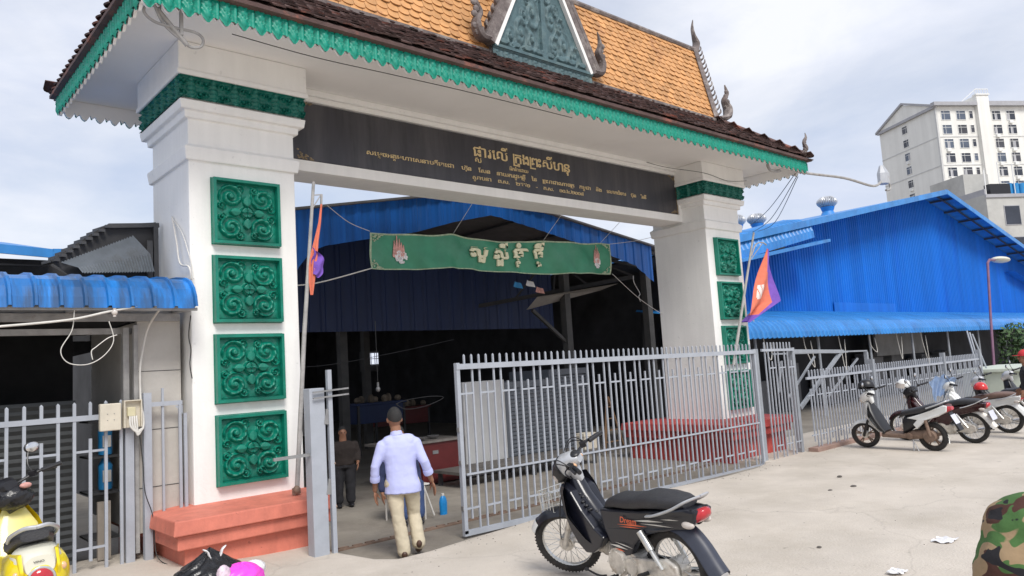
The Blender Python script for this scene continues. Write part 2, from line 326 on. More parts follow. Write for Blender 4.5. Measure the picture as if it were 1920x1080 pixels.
    def build(s, name, mats, parent=None, smooth=False, angle=35, bevel=0, fix=True, world=True):
        me = bpy.data.meshes.new(name)
        vs = s.v
        if parent is not None:
            o = Vector((0, 0, 0)); p = parent
            while p is not None: o = o + OFF.get(p.name, Vector((0, 0, 0))); p = p.parent
            if o.length > 0: vs = [(v[0] - o.x, v[1] - o.y, v[2] - o.z) for v in vs]
        me.from_pydata([tuple(v) for v in vs], [], s.f)
        if not isinstance(mats, (list, tuple)): mats = [mats]
        for m in mats: me.materials.append(m)
        if len(mats) > 1: me.polygons.foreach_set('material_index', s.mi)
        if fix:
            import bmesh
            bm = bmesh.new(); bm.from_mesh(me); bmesh.ops.recalc_face_normals(bm, faces=bm.faces); bm.to_mesh(me); bm.free()
        if smooth:
            me.polygons.foreach_set('use_smooth', [True] * len(me.polygons))
            if angle < 180: me.set_sharp_from_angle(angle=radians(angle))
        me.update()
        o = bpy.data.objects.new(name, me); COL.objects.link(o)
        if parent is not None: o.parent = parent
        if bevel:
            b = o.modifiers.new('bevel', 'BEVEL'); b.width = bevel; b.segments = 2; b.limit_method = 'ANGLE'; b.angle_limit = radians(40)
        return o
def remesh(o, vox, smooth=2, disp=0, dscale=.12):
    m = o.modifiers.new('remesh', 'REMESH'); m.mode = 'VOXEL'; m.voxel_size = vox; m.use_smooth_shade = True
    if smooth: k = o.modifiers.new('smooth', 'SMOOTH'); k.factor = .5; k.iterations = smooth
    if disp:
        tx = bpy.data.textures.new('folds', 'CLOUDS'); tx.noise_scale = dscale; tx.noise_depth = 2
        d = o.modifiers.new('folds', 'DISPLACE'); d.texture = tx; d.strength = disp; d.mid_level = .5; d.texture_coords = 'LOCAL'
    return o
def curve_pts(P, n=6):
    """Catmull-Rom through points"""
    P = [Vector(p) for p in P]; out = []
    for i in range(len(P) - 1):
        a = P[max(i - 1, 0)]; b = P[i]; c = P[i + 1]; d = P[min(i + 2, len(P) - 1)]
        for k in range(n):
            t = k / n; out.append(.5 * ((2 * b) + (-a + c) * t + (2 * a - 5 * b + 4 * c - d) * t * t + (-a + 3 * b - 3 * c + d) * t ** 3))
    out.append(P[-1]); return out
def wire(name, pts, r, m, label, cat, n=6, group=None, kn=6):
    o = MB().tube(curve_pts(pts, n), r, kn).build(name, m, smooth=True, angle=180); tag(o, label, cat, group); return o
def blob(c, rx, ry, rz_, seed, amp=.10, nu=48, nv=30, neck=None):
    r0 = random.Random(seed); K = [(r0.uniform(2, 9), r0.uniform(0, 6), r0.uniform(2, 8), r0.uniform(0, 6)) for _ in range(6)]
    def fn(u, v):
        a = 2 * pi * u; ph = pi * v; n = sum(abs(sin(a * round(k[0]) + k[1] + ph * k[2])) for k in K) / 6 - .5
        s = 1 + amp * 2 * n * sin(ph) ; z = rz_ * cos(ph); 
        if neck and v < .22: s *= .55 + .45 * (v / .22); z += (.22 - v) * neck
        return (c[0] + rx * s * sin(ph) * cos(a), c[1] + ry * s * sin(ph) * sin(a), max(c[2] + z * (1 + .15 * n), .012))
    return fn
# ================================================================== SETTING: ground
def zg(x, y): return -.03 - .018 * min(max(x - 1, 0), 8) + .07 * min(max(-x + .6, 0), 1) * (1 if y > -3 else max(0, 1 - (-3 - y) / 3))
LIP = [(-400, .75), (.97, .75), (1.02, -.9), (1.12, -1.55), (1.3, -1.78), (1.7, -1.76), (2.3, -1.64), (3.8, -1.36), (5.5, -1.33), (7.4, -1.38), (8.6, -1.28), (9.2, -1.1), (9.28, .6), (400, .6)]
def lip(x):
    for (a, b), (c, d) in zip(LIP, LIP[1:]):
        if a <= x <= c: return b + (d - b) * (x - a) / (c - a)
    return .6
xs = [-400, -100, -30, -10, -5] + list(np.arange(-3, .96, .25)) + [.97, .99, 1.02, 1.05, 1.12, 1.2, 1.3, 1.5] + list(np.arange(1.7, 9.1, .2)) + [9.2, 9.23, 9.28, 9.6] + list(np.arange(10, 30, 1.)) + [35, 50, 100, 400]
ts = [0, .004, .012, .03, .06, .1, .15, .2, .27, .35, .45, .55, .65, .75, .85, .95, 1.1, 1.3, 1.6, 2, 2.6, 3.5, 5, 10, 40, 400]
def gfn():
    vs = []; 
    for t in ts:
        for x in xs:
            l = lip(x); y = l - t * 10 if t < 2 else l - t * 10
            z = zg(x, y) - (.02 * max(0, 1 - t / .012)) + (.006 * sin(x * 2.1 + y) * cos(y * 1.3 - x * .7) if t > .03 else 0)
            vs.append((x, y, z))
    # front skirt of the slab edge
    n = len(xs); sk = [(x, lip(x) + .01, -.4) for x in xs]
    fs = [(j * n + i, (j + 1) * n + i, (j + 1) * n + i + 1, j * n + i + 1) for j in range(len(ts) - 1) for i in range(n - 1)]
    b = len(vs); vs += sk; fs += [(i, i + 1, b + i + 1, b + i) for i in range(n - 1)]
    return vs, fs
g = MB(); g.add(*gfn()); g = g.build('forecourt_ground', M_concrete, smooth=True, angle=50); tag(g, kind='structure')
g = MB(); g.grid(lambda u, v: (-500 + 1100 * u, -2.2 + 700 * v, -.22), 30, 20); g = g.build('market_floor', M_floor); tag(g, kind='structure')
# sunken gate track
t = MB()
for i in range(46):
    x = 1.35 + i * .17; y = -.24 + (i % 2) * .016 + random.uniform(-.006, .006)
    t.bar((x, y, -.207), (x + .12, y + random.uniform(-.01, .01), -.207), .035, .022)
t.box(1.3, 9.1, -.30, -.27, -.218, -.200)
t = t.build('gate_track', M_brown); tag(t, 'rusty chain-like sliding gate track set in the floor of the opening', 'gate track')
# small marks on forecourt
for i, (x, y, s) in enumerate([(8.12, -2.9, .05), (6.9, -3.35, .04), (7.35, -3.45, .055), (3.9, -4.7, .03), (4.8, -5.5, .03)]):
    m = MB(); m.ball((0, 0, 0), (s, s * .7, s * .28), 8, 5); o = m.build('pebble', M_stone, smooth=True); o.location = (x, y, zg(x, y) + .008)
    tag(o, ['dark pebble farthest out to the right on the pale forecourt', 'dark flat pebble in the middle cluster on the forecourt', 'largest dark pebble on the pale forecourt', 'tiny dark pebble on the forecourt right of the black motorbike', 'tiny dark pebble near the scraps of paper'][i], 'pebble', 'pebbles on the forecourt')
gt = MB(); rg = random.Random(5)
for k in range(520):
    q = rg.random()
    if q < .45: x = rg.uniform(1.3, 9); y = lip(x) - abs(rg.gauss(0, .25)) - .03
    elif q < .7: x = rg.uniform(9.5, 20); y = -1.35 - abs(rg.gauss(0, .3))
    else: x = rg.uniform(-2, 14); y = rg.uniform(-7, -1.9)
    s = rg.uniform(.002, .0065) * (1 if q < .7 else .8); gt.ball((x, y, zg(x, y) + .006 * sin(x * 2.1 + y) * cos(y * 1.3 - x * .7) + s * .3), (s * 1.4, s, s * .7), 5, 3)
gt = gt.build('grit', M_stone, smooth=True); tag(gt, 'fine dark grit scattered over the concrete forecourt', 'grit', kind='stuff')
for i, (x, y, s, l) in enumerate([(3.45, -5.55, .10, 'smaller scrap of white paper on the concrete'), (4.75, -5.45, .15, 'larger crumpled scrap of white paper on the concrete')]):
    m = MB(); m.grid(lambda u, v: ((u - .5) * s * 1.5 + .01 * sin(9 * v), (v - .5) * s + .012 * sin(11 * u), .012 + .010 * sin(u * 13 + i) * cos(v * 9)), 10, 7); o = m.build('paper_scrap', M_wfilm, smooth=True, angle=180); o.location = (x, y, zg(x, y) + .006)
    tag(o, l, 'litter')

# ================================================================== GATEWAY
GW = thing('market_gateway', 'white market gateway with green carved panels and ochre tiled roof', 'gateway', (5.45, 0, 0))
CL = (.02, 1.24); CR = (9.69, 10.89)

def scroll(u, v, cx, cy, R, s, k=17., ph=0.):
    dx, dy = (u - cx), (v - cy); r = np.hypot(dx, dy); a = np.arctan2(dy, dx) * s
    h = (.5 + .5 * np.sin(a + k * r / R * .55 + ph)) ** .8; m = np.clip((R - r) / (R * .12), 0, 1)
    bead = np.clip((R * .26 - r) / (R * .1), 0, 1)
    lobes = .25 * (.5 + .5 * np.cos(9 * a + 4 * r / R)) * np.clip((r / R - .35) * 3, 0, 1)
    return np.maximum(h * m * (.75 + lobes), bead)
def panel_height(u, v):
    h = .12 + .1 * np.abs(np.sin(u * 14) * np.cos(v * 13))
    for sx in (-1, 1):
        for sy in (-1, 1):
            h = np.maximum(h, scroll(u, v, .46 * sx, .46 * sy, .37, sx * sy, 19, .6 if sy > 0 else 2.2))
            h = np.maximum(h, .8 * scroll(u, v, .22 * sx, .70 * sy, .15, -sx * sy, 15))
            h = np.maximum(h, .8 * scroll(u, v, .72 * sx, .16 * sy, .14, -sx * sy, 15))
    r = np.hypot(u, v)
    for dx, dy in ((0, 1), (0, -1), (1, 0), (-1, 0)):
        a = u * dx + v * dy; b = np.abs(u * dy - v * dx)
        h = np.where((a > .18) & (a < .5) & (b < .12 * (1 - ((a - .34) / .17) ** 2)), .95 - b * 2, h)
    disc = np.clip((.21 - r) / .02, 0, 1); a = np.arctan2(v, u)
    pet = .75 + .3 * (np.abs(np.sin(2 * a)) < .35) * (r < .15) - .3 * (np.abs(r - .165) < .012)
    h = np.where(disc > 0, h * (1 - disc) + disc * pet, h)
    mx_ = np.maximum(np.abs(u), np.abs(v)); h = np.where(mx_ > .86, 0, h); h = np.where(mx_ > .885, 1.05, h); h = np.where(mx_ > .985, .0, h)
    return h
def relief_mesh(name, fn, w, hgt, depth, nu, nv, m, parent, origin, ax=(1, 0, 0), nrm=(0, -1, 0), mask=None):
    """height field standing on a vertical face; ax runs along it, nrm points out"""
    U, V = np.meshgrid(np.linspace(-1, 1, nu + 1), np.linspace(-1, 1, nv + 1)); H = fn(U, V)
    ax, nrm, o = Vector(ax), Vector(nrm), Vector(origin); b = MB()
    vs = [o + ax * (U[j, i] * w / 2) + Vector((0, 0, 1)) * (V[j, i] * hgt / 2) + nrm * (H[j, i] * depth) for j in range(nv + 1) for i in range(nu + 1)]
    k = nu + 1
    fs = [(j * k + i, j * k + i + 1, (j + 1) * k + i + 1, (j + 1) * k + i) for j in range(nv) for i in range(nu)]
    if ax.cross(Vector((0, 0, 1))).dot(nrm) < 0: fs = [tuple(reversed(f)) for f in fs]
    b.add(vs, fs); return b.build(name, m, parent, smooth=True, angle=75, fix=False)

def profile_block(mb, x0, x1, y0, y1, prof):
    """stack of square rings following (z, out) pairs"""
    R = [[(x0 - o, y0 - o, z), (x1 + o, y0 - o, z), (x1 + o, y1 + o, z), (x0 - o, y1 + o, z)] for z, o in prof]
    mb.rings(R)

def frieze_height(u, v, rep):
    x = (u * .5 + .5) * rep; xi = np.floor(x); t = (x - xi) * 2 - 1
    h = .15 + .1 * np.abs(np.sin(x * 21) * np.cos(v * 9))
    lf = (np.abs(t) < .34 * np.sqrt(np.clip(1 - (v * .95) ** 2, 0, 1)) * (1.1 - .3 * v)); h = np.where(lf, .95 - np.abs(t) * 1.4 + .15 * np.cos(v * 16), h)
    for cy, s in ((.45, 1), (-.45, -1)):
        h = np.maximum(h, scroll(t * .62, v * .9, .46, cy, .30, s, 15)); h = np.maximum(h, scroll(t * .62, v * .9, -.46, cy, .30, -s, 15))
    h = np.where(np.abs(v) > .93, .85, h)
    return h

panel_src = None
def column(x0, x1, label, mplinth, plx):
    c = MB(); profile_block(c, x0, x1, 0, 1.25, [(.30, 0), (4.155, 0), (4.157, .035), (4.30, .055), (4.335, .0), (4.62, 0), (4.622, .045), (4.70, .05), (4.702, .10), (4.80, .115), (4.802, .075), (5.06, .075)])
    c.box(x0 - .145, x1 + .145, -.145, 1.395, 5.062, 5.12)
    c.box(x0 - .13, x1 + .13, -.13, 1.38, 5.12, 5.44)
    col = c.build('column', M_white, GW, bevel=.012); tag(col, label)
    for i in range(4):
        zc = 3.99 - .375 - i * .8648; xc = (x0 + x1) / 2 + .005
        global panel_src
        if panel_src is None:
            panel_src = relief_mesh('carved_panel', panel_height, .78, .75, .07, 150, 144, M_green_p, col, (xc, -.012, zc)); first = panel_src
            base = Vector((xc, 0, zc))
            panel_src['c'] = 0
            panel_base = base; relief_mesh_base.append(base)
        else:
            p = panel_src.copy(); COL.objects.link(p); p.parent = col; p.location = Vector((xc, 0, zc)) - relief_mesh_base[0]
        e = MB(); e.box(xc - .388, xc + .388, -.014, .01, zc - .373, zc + .373); e.build('panel_edge', M_green_p, col)
    # carved frieze under the eaves
    def fz(name, w, o, ax, n, rep): relief_mesh(name, lambda u, v: frieze_height(u, v, rep), w, .25, .055, int(26 * rep), 26, M_green_d, col, o, ax, n)
    fz('carved_frieze', x1 - x0 + .22, ((x0 + x1) / 2, -.075, 4.935), (1, 0, 0), (0, -1, 0), 6)
    fz('carved_frieze', 1.47, (x0 - .075, .625, 4.935), (0, -1, 0), (-1, 0, 0), 6)
    # stepped plinth
    p = MB(); a, b, y0, y1 = plx[0], plx[1], -.685, 1.9
    profile_block(p, a + .14, b - .14, y0 + .14, y1 - .14, [(-.3, 0), (.19, 0)])
    profile_block(p, a + .05, b - .05, y0 + .05, y1 - .05, [(.192, 0), (.33, 0)])
    R = [[(a, y0, .332), (b, y0, .332), (b, y1, .332), (a, y1, .332)], [(a + .02, y0 + .02, .47), (b - .02, y0 + .02, .47), (b - .02, y1 - .02, .47), (a + .02, y1 - .02, .47)], [(x0 - .02, -.02, .50), (x1 + .02, -.02, .50), (x1 + .02, 1.27, .50), (x0 - .02, 1.27, .50)]]
    p.rings(R); p.build('plinth', mplinth, col, bevel=.012)
    return col
relief_mesh_base = []
column(*CL, 'nearer gateway column with coral plinth', M_coral, (-.40, 1.28))
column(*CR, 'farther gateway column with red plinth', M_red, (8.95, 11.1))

# beam, sign board, soffit
b = MB(); b.box(1.24, 9.69, .56, 1.05, 4.36, 5.44)
bm_o = b.build('lintel_beam', M_white, GW, bevel=.008)
b = MB()
b.box(1.24, 9.80 - .11, .50, .56, 4.36, 4.505); b.box(1.24, 9.69, .50, .56, 5.30, 5.44); b.box(9.60, 9.69, .50, .56, 4.505, 5.30); b.box(1.24, 1.30, .50, .56, 4.505, 5.30)
b.box(1.24, 9.69, .44, .50, 5.36, 5.44)
b.build('beam_frame', M_white, bm_o, bevel=.008)
b = MB(); b.box(1.30, 9.595, .53, .559, 4.52, 5.285); SB = b.build('sign_board', M_signb, GW)
tag(SB, 'black sign board with gold writing')
b = MB()
def corner(cx, cz, sx, sz):
    for k in range(26):
        a = random.random(); d = random.random() * (1 - a); b.ball((cx + sx * a * .22, .528, cz + sz * d * .13), (.018, .006, .013), 6, 4)
for cx, cz, sx, sz in ((1.55, 5.28, 1, -1), (1.55, 4.525, 1, 1), (9.59, 5.28, -1, -1), (9.59, 4.525, -1, 1)): corner(cx, cz, sx, sz)
b.box(9.572, 9.594, .522, .530, 4.525, 5.28)
b.build('worn_corner', M_bframe, SB, smooth=True)
b = MB(); EX0, EX1, EY0, EY1 = -.76, 11.70, -1.15, 2.40
def soffit_grid(u, v): return (EX0 + .04 + (EX1 - EX0 - .08) * u, EY0 + .04 + (EY1 - EY0 - .08) * v, 5.442)
b.grid(soffit_grid, 20, 6); so_ = b.build('soffit', M_soffit, GW, fix=False)

# scalloped fascia: repeated carved leaves
def fascia(p0, p1, units, outward, name='scalloped_fascia', zt=5.50, hgt=.30, m=None, par=GW, back=True, nu=12, nv=14, dep=.05):
    p0, p1 = Vector(p0), Vector(p1); d = p1 - p0; out_ = Vector(outward); b = MB(); bb = MB()
    W_ = d.length / units
    T = np.linspace(0, 1, nu + 1); S = np.linspace(0, 1, nv + 1)
    def contour(t):
        if t < .70: k = abs(t / .70 * 2 - 1); return .74 + .26 * (1 - k ** 1.7)
        k = abs((t - .70) / .30 * 2 - 1); return .72 + .15 * (1 - k ** 1.7)
    def H(t, s):
        c = contour(t); ss = s * c
        if s < .10: return .9
        if s < .16: return .3
        if t < .70:
            k = t / .70 * 2 - 1; rr = sqrt((k * .9) ** 2 + ((s - .55) * 1.7) ** 2)
            e = .95 - .5 * abs(k) ** 3 - .35 * max(0, s - .8) * 5; v = .22 * sin(s * 30 + abs(k) * 5) + (.3 if abs(k) < .14 and s > .3 else 0) - (.55 if .55 < abs(k) < .68 and s < .8 else 0)
            v += .25 * cos(rr * 16) if rr < .7 else 0
            return max(.1, e + v * .8 - .25)
        k = (t - .70) / .30 * 2 - 1; return .15 + .75 * (1 - k * k) * (1 if s > .3 else .3)
    Hm = [[H(t, s) for t in T] for s in S]; Cn = [contour(t) for t in T]
    for i in range(units):
        base = p0 + d * (i / units); vs = []
        jit = random.uniform(-.004, .004)
        for a, s in enumerate(S):
            for c_, t in enumerate(T): vs.append(base + d.normalized() * (t * W_) + out_ * (dep * Hm[a][c_] - .005) + Vector((0, 0, zt - s * Cn[c_] * hgt + (jit if s > .5 else 0))))
        k = nu + 1; fs = [(a * k + c_, a * k + c_ + 1, (a + 1) * k + c_ + 1, (a + 1) * k + c_) for a in range(nv) for c_ in range(nu)]
        b.add(vs, fs)
        if back:
            vs = []
            for c_, t in enumerate(T):
                q = base + d.normalized() * (t * W_) - out_ * .03
                vs += [q + Vector((0, 0, zt)), q + Vector((0, 0, zt - Cn[c_] * hgt + .004))]
                q2 = q + out_ * .028; vs += [q2 + Vector((0, 0, zt - Cn[c_] * hgt + .004))]
            fs = []
            for c_ in range(nu): o = c_ * 3; fs += [(o, o + 3, o + 4, o + 1), (o + 1, o + 4, o + 5, o + 2)]
            bb.add(vs, fs)
    o = b.build(name, m or M_green, par, smooth=True, angle=80, fix=False)
    if back: bb.build('fascia_backing', M_soffit, o, fix=False)
    return o
fascia((EX0, EY0, 0), (EX1, EY0, 0), 70, (0, -1, 0))
fascia((EX0, EY1, 0), (EX0, EY0, 0), 20, (-1, 0, 0))
fascia((EX1, EY0, 0), (EX1, EY1, 0), 20, (1, 0, 0))
fascia((EX1, EY1, 0), (EX0, EY1, 0), 70, (0, 1, 0))

# roof: skirt and steep upper roof, both really tiled
RX0, RX1, RYM = .60, 10.30, .625
def tiles(mb, A, B, C, D, rows, spacing, tw, tl, th=.012, rnd=.006):
    """A->B lower edge, D->C upper edge of a slope; rows of round-ended tiles"""
    A, B, C, D = map(Vector, (A, B, C, D)); n = (B - A).cross(D - A).normalized()
    if n.z < 0: n = -n
    for r in range(rows):
        v = r / rows; L0 = A.lerp(D, v); L1 = B.lerp(C, v); up = (D - A).lerp(C - B, .5).normalized(); ln = (L1 - L0).length; cnt = max(1, int(ln / spacing)); dx = (L1 - L0).normalized()
        upl = up - dx * up.dot(dx); upl.normalize()
        off_ = (r % 2) * .5
        for i in range(cnt + 1):
            c = L0 + dx * ((i + off_) * ln / cnt)
            if (i + off_) > cnt + .3: continue
            w = tw / 2; l = tl; lift = .020 + random.uniform(-rnd, rnd); tilt = random.uniform(-.03, .03)
            pr = [(-w, .0), (-w * .82, -l * .16), (-w * .4, -l * .27), (0, -l * .30), (w * .4, -l * .27), (w * .82, -l * .16), (w, 0), (w, l * .8), (-w, l * .8)]
            top = []; bot = []
            for a, q in pr:
                h = lift * (1 - (q + l * .3) / (l * 1.1)) + .008 * (1 - (a / w) ** 2)
                p = c + dx * (a + tilt * q) + upl * (q + l * .3) + n * h
                top.append(p); bot.append(p - n * th)
            k = len(pr); mb.add(top + bot, [tuple(range(k))] + [(i_, i_ + k, (i_ + 1) % k + k, (i_ + 1) % k) for i_ in range(k)])
ev = .085
S0 = [(EX0 - ev, EY0 - ev, 5.53), (EX1 + ev, EY0 - ev, 5.53), (EX1 + ev, EY1 + ev, 5.53), (EX0 - ev, EY1 + ev, 5.53)]
S1 = [(RX0, 0, 6.43), (RX1, 0, 6.43), (RX1, 1.25, 6.43), (RX0, 1.25, 6.43)]
sk = MB(); sk.rings([[(x, y, z - .035) for x, y, z in S0], [(x, y, z - .035) for x, y, z in S1]], caps=False)
sk.rings([[(x, y, z - .075) for x, y, z in S0], [(x, y, z - .035) for x, y, z in S0]], caps=False)
sk.rings([[(EX0, EY0, 5.445), (EX1, EY0, 5.445), (EX1, EY1, 5.445), (EX0, EY1, 5.445)], [(x, y, z - .075) for x, y, z in S0]], caps=False)
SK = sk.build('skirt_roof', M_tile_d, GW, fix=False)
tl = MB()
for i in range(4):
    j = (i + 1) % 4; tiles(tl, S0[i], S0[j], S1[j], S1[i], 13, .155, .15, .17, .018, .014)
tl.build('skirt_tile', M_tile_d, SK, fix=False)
# layered drip edge under first tile row
de = MB()
for lay in range(2):
    for i in range(4):
        j = (i + 1) % 4; A_, B_ = Vector(S0[i]), Vector(S0[j]); d = (B_ - A_); n = int(d.length / .155)
        inn = Vector((-d.y, d.x, 0)).normalized() * (.03 + lay * .03)
        for k in range(n):
            q = A_ + d * ((k + .5 * (lay + 1) % 1) / n) + inn + Vector((0, 0, -.03 - .034 * lay)); de.tube([q, q + inn.normalized() * .12], [.07, .07], 8, squash=(1, .24))
de.build('drip_edge', M_tile_d, SK, smooth=True, fix=False)
# upper roof
TX0, TX1, TZ = .11, 10.79, 8.22
up = MB(); up.add([(RX0 + .02, -.04, 6.40), (RX1 - .02, -.04, 6.40), (TX1 - .03, RYM, TZ - .05), (TX0 + .03, RYM, TZ - .05), (RX0 + .02, 1.29, 6.40), (RX1 - .02, 1.29, 6.40)], [(0, 1, 2, 3), (5, 4, 3, 2), (1, 5, 2), (4, 0, 3)])
UR = up.build('upper_roof', M_white, GW)
tl = MB(); tiles(tl, (RX0, -.07, 6.36), (RX1, -.07, 6.36), (TX1, RYM, TZ), (TX0, RYM, TZ), 15, .172, .168, .175, .014, .008)
tiles(tl, (RX1, 1.32, 6.36), (RX0, 1.32, 6.36), (TX0, RYM, TZ), (TX1, RYM, TZ), 15, .172, .168, .175, .014, .008)
tl.build('ochre_tile', M_tile, UR, fix=False)
b = MB(); b.tube([(TX0 - .03, RYM, TZ + .02), (TX1 + .03, RYM, TZ + .02)], .06, 8)
# dark flashing band where the two roofs meet
b.box(RX0 - .03, RX1 + .03, -.10, -.03, 6.28, 6.42); b.box(RX0 - .03, RX1 + .03, 1.28, 1.35, 6.28, 6.42); b.box(RX1 - .02, RX1 + .05, -.1, 1.35, 6.28, 6.42); b.box(RX0 - .05, RX0 + .02, -.1, 1.35, 6.28, 6.42)
b.build('ridge_cap', M_ornament, UR, smooth=True)
def flame(mb, pts, rs, n=8): mb.tube(curve_pts(pts, 5), list(np.interp(np.linspace(0, 1, (len(pts) - 1) * 5 + 1), np.linspace(0, 1, len(rs)), rs)), n, squash=(1, .55))
def gable(side):
    X = (lambda x: x) if side > 0 else (lambda x: 10.9 - x)
    g = MB()
    for y0 in (-.06, 1.31):
        a = Vector((X(RX1 + .02), y0, 6.42)); c = Vector((X(TX1 + .03), RYM, TZ + .05))
        g.bar(a, c, .09, .13)
        sgn = -1 if y0 < .5 else 1
        for k in range(15):
            p = a.lerp(c, (k + .6) / 15.6); d = (c - a).normalized(); o = Vector((.55 * side, sgn * .55, .35)); q = p + o * .05
            flame(g, [q, q + o * .10 + d * .02, q + o * .13 + d * .11], [.045, .035, .008], 6)
    GB = g.build('gable_board', M_ornament, UR, smooth=True)
    f = MB(); x = X(TX1 + .03)
    flame(f, [(x, RYM, TZ - .02), (x + .10 * side, RYM, TZ + .18), (x + .03 * side, RYM, TZ + .36), (x + .00 * side, RYM, TZ + .52), (x + .05 * side, RYM, TZ + .72)], [.11, .10, .055, .04, .008], 8)
    f.build('ridge_finial', M_ornament, UR, smooth=True)
    for y0 in (-.10, 1.35):
        f = MB(); x = X(RX1 + .06); sg = -1 if y0 < .5 else 1
        flame(f, [(x, y0, 6.42), (x + .26 * side, y0 + .03 * sg, 6.50), (x + .36 * side, y0, 6.70), (x + .26 * side, y0, 6.86), (x + .38 * side, y0, 7.02), (x + .33 * side, y0, 7.20)], [.10, .12, .11, .07, .05, .01], 8)
        for k in range(6):
            zz = 6.55 + k * .1; f.ball((x + (.33 + .05 * (k % 2)) * side, y0, zz), (.07, .04, .06), 7, 5)
        f.build('naga_finial', M_ornament, UR, smooth=True)
gable(1); gable(-1)
for x, y in ((EX1 + .02, EY0 - .02), (EX0 - .02, EY0 - .02), (EX1, EY1)):
    f = MB(); s = 1 if x > 5 else -1
    flame(f, [(x - .12 * s, y + .1, 5.60), (x, y, 5.72), (x - .07 * s, y, 5.84), (x + .04 * s, y, 5.96), (x + .02 * s, y, 6.06)], [.06, .085, .06, .045, .01], 8)
    for k in range(4): f.ball((x - .05 * s, y, 5.64 + k * .07), (.05, .04, .05), 7, 5)
    f.build('corner_finial', M_ornament, GW, smooth=True)
# hip ridges
hp = MB()
for i in range(4): hp.tube([Vector(S0[i]).lerp(Vector(S1[i]), .07) + Vector((0, 0, .02)), Vector(S1[i]) + Vector((0, 0, .03))], .055, 8)
hp.build('hip_ridge', M_tile_d, SK, smooth=True)

# pediment
PC, PB, PZ, PW, PH = 5.45, -.10, 6.50, 1.02, 1.95
def ped_height(u, v):
    # u -1..1 across, v -1..1 up ; shape tapers by (1-v)/2
    yy = (v + 1) / 2; h = .15 + .12 * np.abs(np.sin(u * 17 + yy * 6) * np.cos(yy * 21)); xx = u * (1 - yy)
    for sx in (-1, 1):
        for cx, cy, R, s in ((.20, .36, .15, 1), (.46, .16, .15, -1), (.24, .13, .12, 1), (.68, .10, .11, 1), (.13, .57, .10, -1), (.38, .32, .10, 1), (.08, .74, .07, 1), (.30, .46, .07, -1)):
            h = np.maximum(h, scroll(xx, yy * 1.0, cx * sx, cy, R, sx * s, 15))
    st = np.abs(xx) < .05 * (1.05 - yy) + .012; h = np.where(st, 1.0, h)
    st = (yy > .55) & (np.abs(xx) < .11 * np.sin(np.clip((yy - .55) / .4, 0, 1) * pi)); h = np.where(st, .9 - np.abs(xx) * 3, h)
    for k in range(8):
        cx = -.84 + k * .24; h = np.where(((xx - cx) / .09) ** 2 + ((yy - .045) / .022) ** 2 < 1, .9, h)
    return h
U, V = np.meshgrid(np.linspace(-1, 1, 181), np.linspace(-1, 1, 181)); H = ped_height(U, V)
b = MB(); vs = [(PC + U[j, i] * PW * (1 - (V[j, i] + 1) / 2 * .985), PB - .02 - H[j, i] * .06, PZ + (V[j, i] + 1) / 2 * PH) for j in range(181) for i in range(181)]
fs = [(j * 181 + i, j * 181 + i + 1, (j + 1) * 181 + i + 1, (j + 1) * 181 + i) for j in range(180) for i in range(180)]
b.add(vs, fs); PD = b.build('pediment', M_slate, GW, smooth=True, angle=75, fix=False); tag(PD, 'triangular pediment with slate green carved scrolls')
b = MB(); b.prism([(PC - PW - .1, PZ - .16), (PC + PW + .1, PZ - .16), (PC, PZ + PH + .1)], lambda a, c, t: (a, t, c), PB - .015, .62); b.build('dormer_body', M_ornament, PD)
b = MB()
for s in (-1, 1): b.bar((PC + s * (PW + .03), PB - .055, PZ - .02), (PC, PB - .055, PZ + PH + .12), .08, .10, up=(0, 1, 0))
b.build('white_border', M_white, PD)
b = MB(); b.box(PC - PW - .05, PC + PW + .05, PB - .10, PB - .02, PZ - .045, PZ); b.build('base_moulding', M_slate, PD)
fascia((PC - PW - .06, PB - .05, 0), (PC + PW + .06, PB - .05, 0), 11, (0, -1, 0), 'leaf_drop', PZ - .045, .17, M_slate, PD, back=False, dep=.04)
b = MB()
for s in (-1, 1):
    a = Vector((PC + s * (PW + .14), PB - .03, PZ + .02)); c = Vector((PC, PB - .03, PZ + PH + .33)); b.bar(a, c, .17, .17, up=(0, 1, 0)); b.bar(a + Vector((s * .05, -.06, .05)), c + Vector((0, -.06, .05)), .07, .06, up=(0, 1, 0))
    for k in range(16):
        p = a.lerp(c, (k + .3) / 16); o = Vector((s * .8, 0, .45)); d = (c - a).normalized(); q = p + o * .07; flame(b, [q, q + o * .07 + d * .03, q + o * .09 + d * .11], [.06, .045, .01], 6)
b.build('flame_board', M_ornament, PD, smooth=True)
for s in (-1, 1):
    f = MB(); x = PC + s * (PW + .14)
    flame(f, [(x - s * .02, PB - .04, PZ + .05), (x + s * .15, PB - .05, PZ + .06), (x + s * .21, PB - .05, PZ + .26), (x + s * .13, PB - .05, PZ + .42), (x + s * .20, PB - .05, PZ + .58), (x + s * .16, PB - .05, PZ + .80)], [.09, .11, .10, .07, .055, .01], 8)
    for k in range(6): f.ball((x + s * (.2 + .04 * (k % 2)), PB - .06, PZ + .1 + k * .09), (.06, .04, .055), 7, 5)
    f.build('naga_finial', M_ornament, PD, smooth=True)
f = MB(); flame(f, [(PC, PB - .03, PZ + PH + .2), (PC + .05, PB - .03, PZ + PH + .45), (PC, PB - .03, PZ + PH + .85)], [.1, .07, .01], 8); f.build('top_finial', M_ornament, PD, smooth=True)
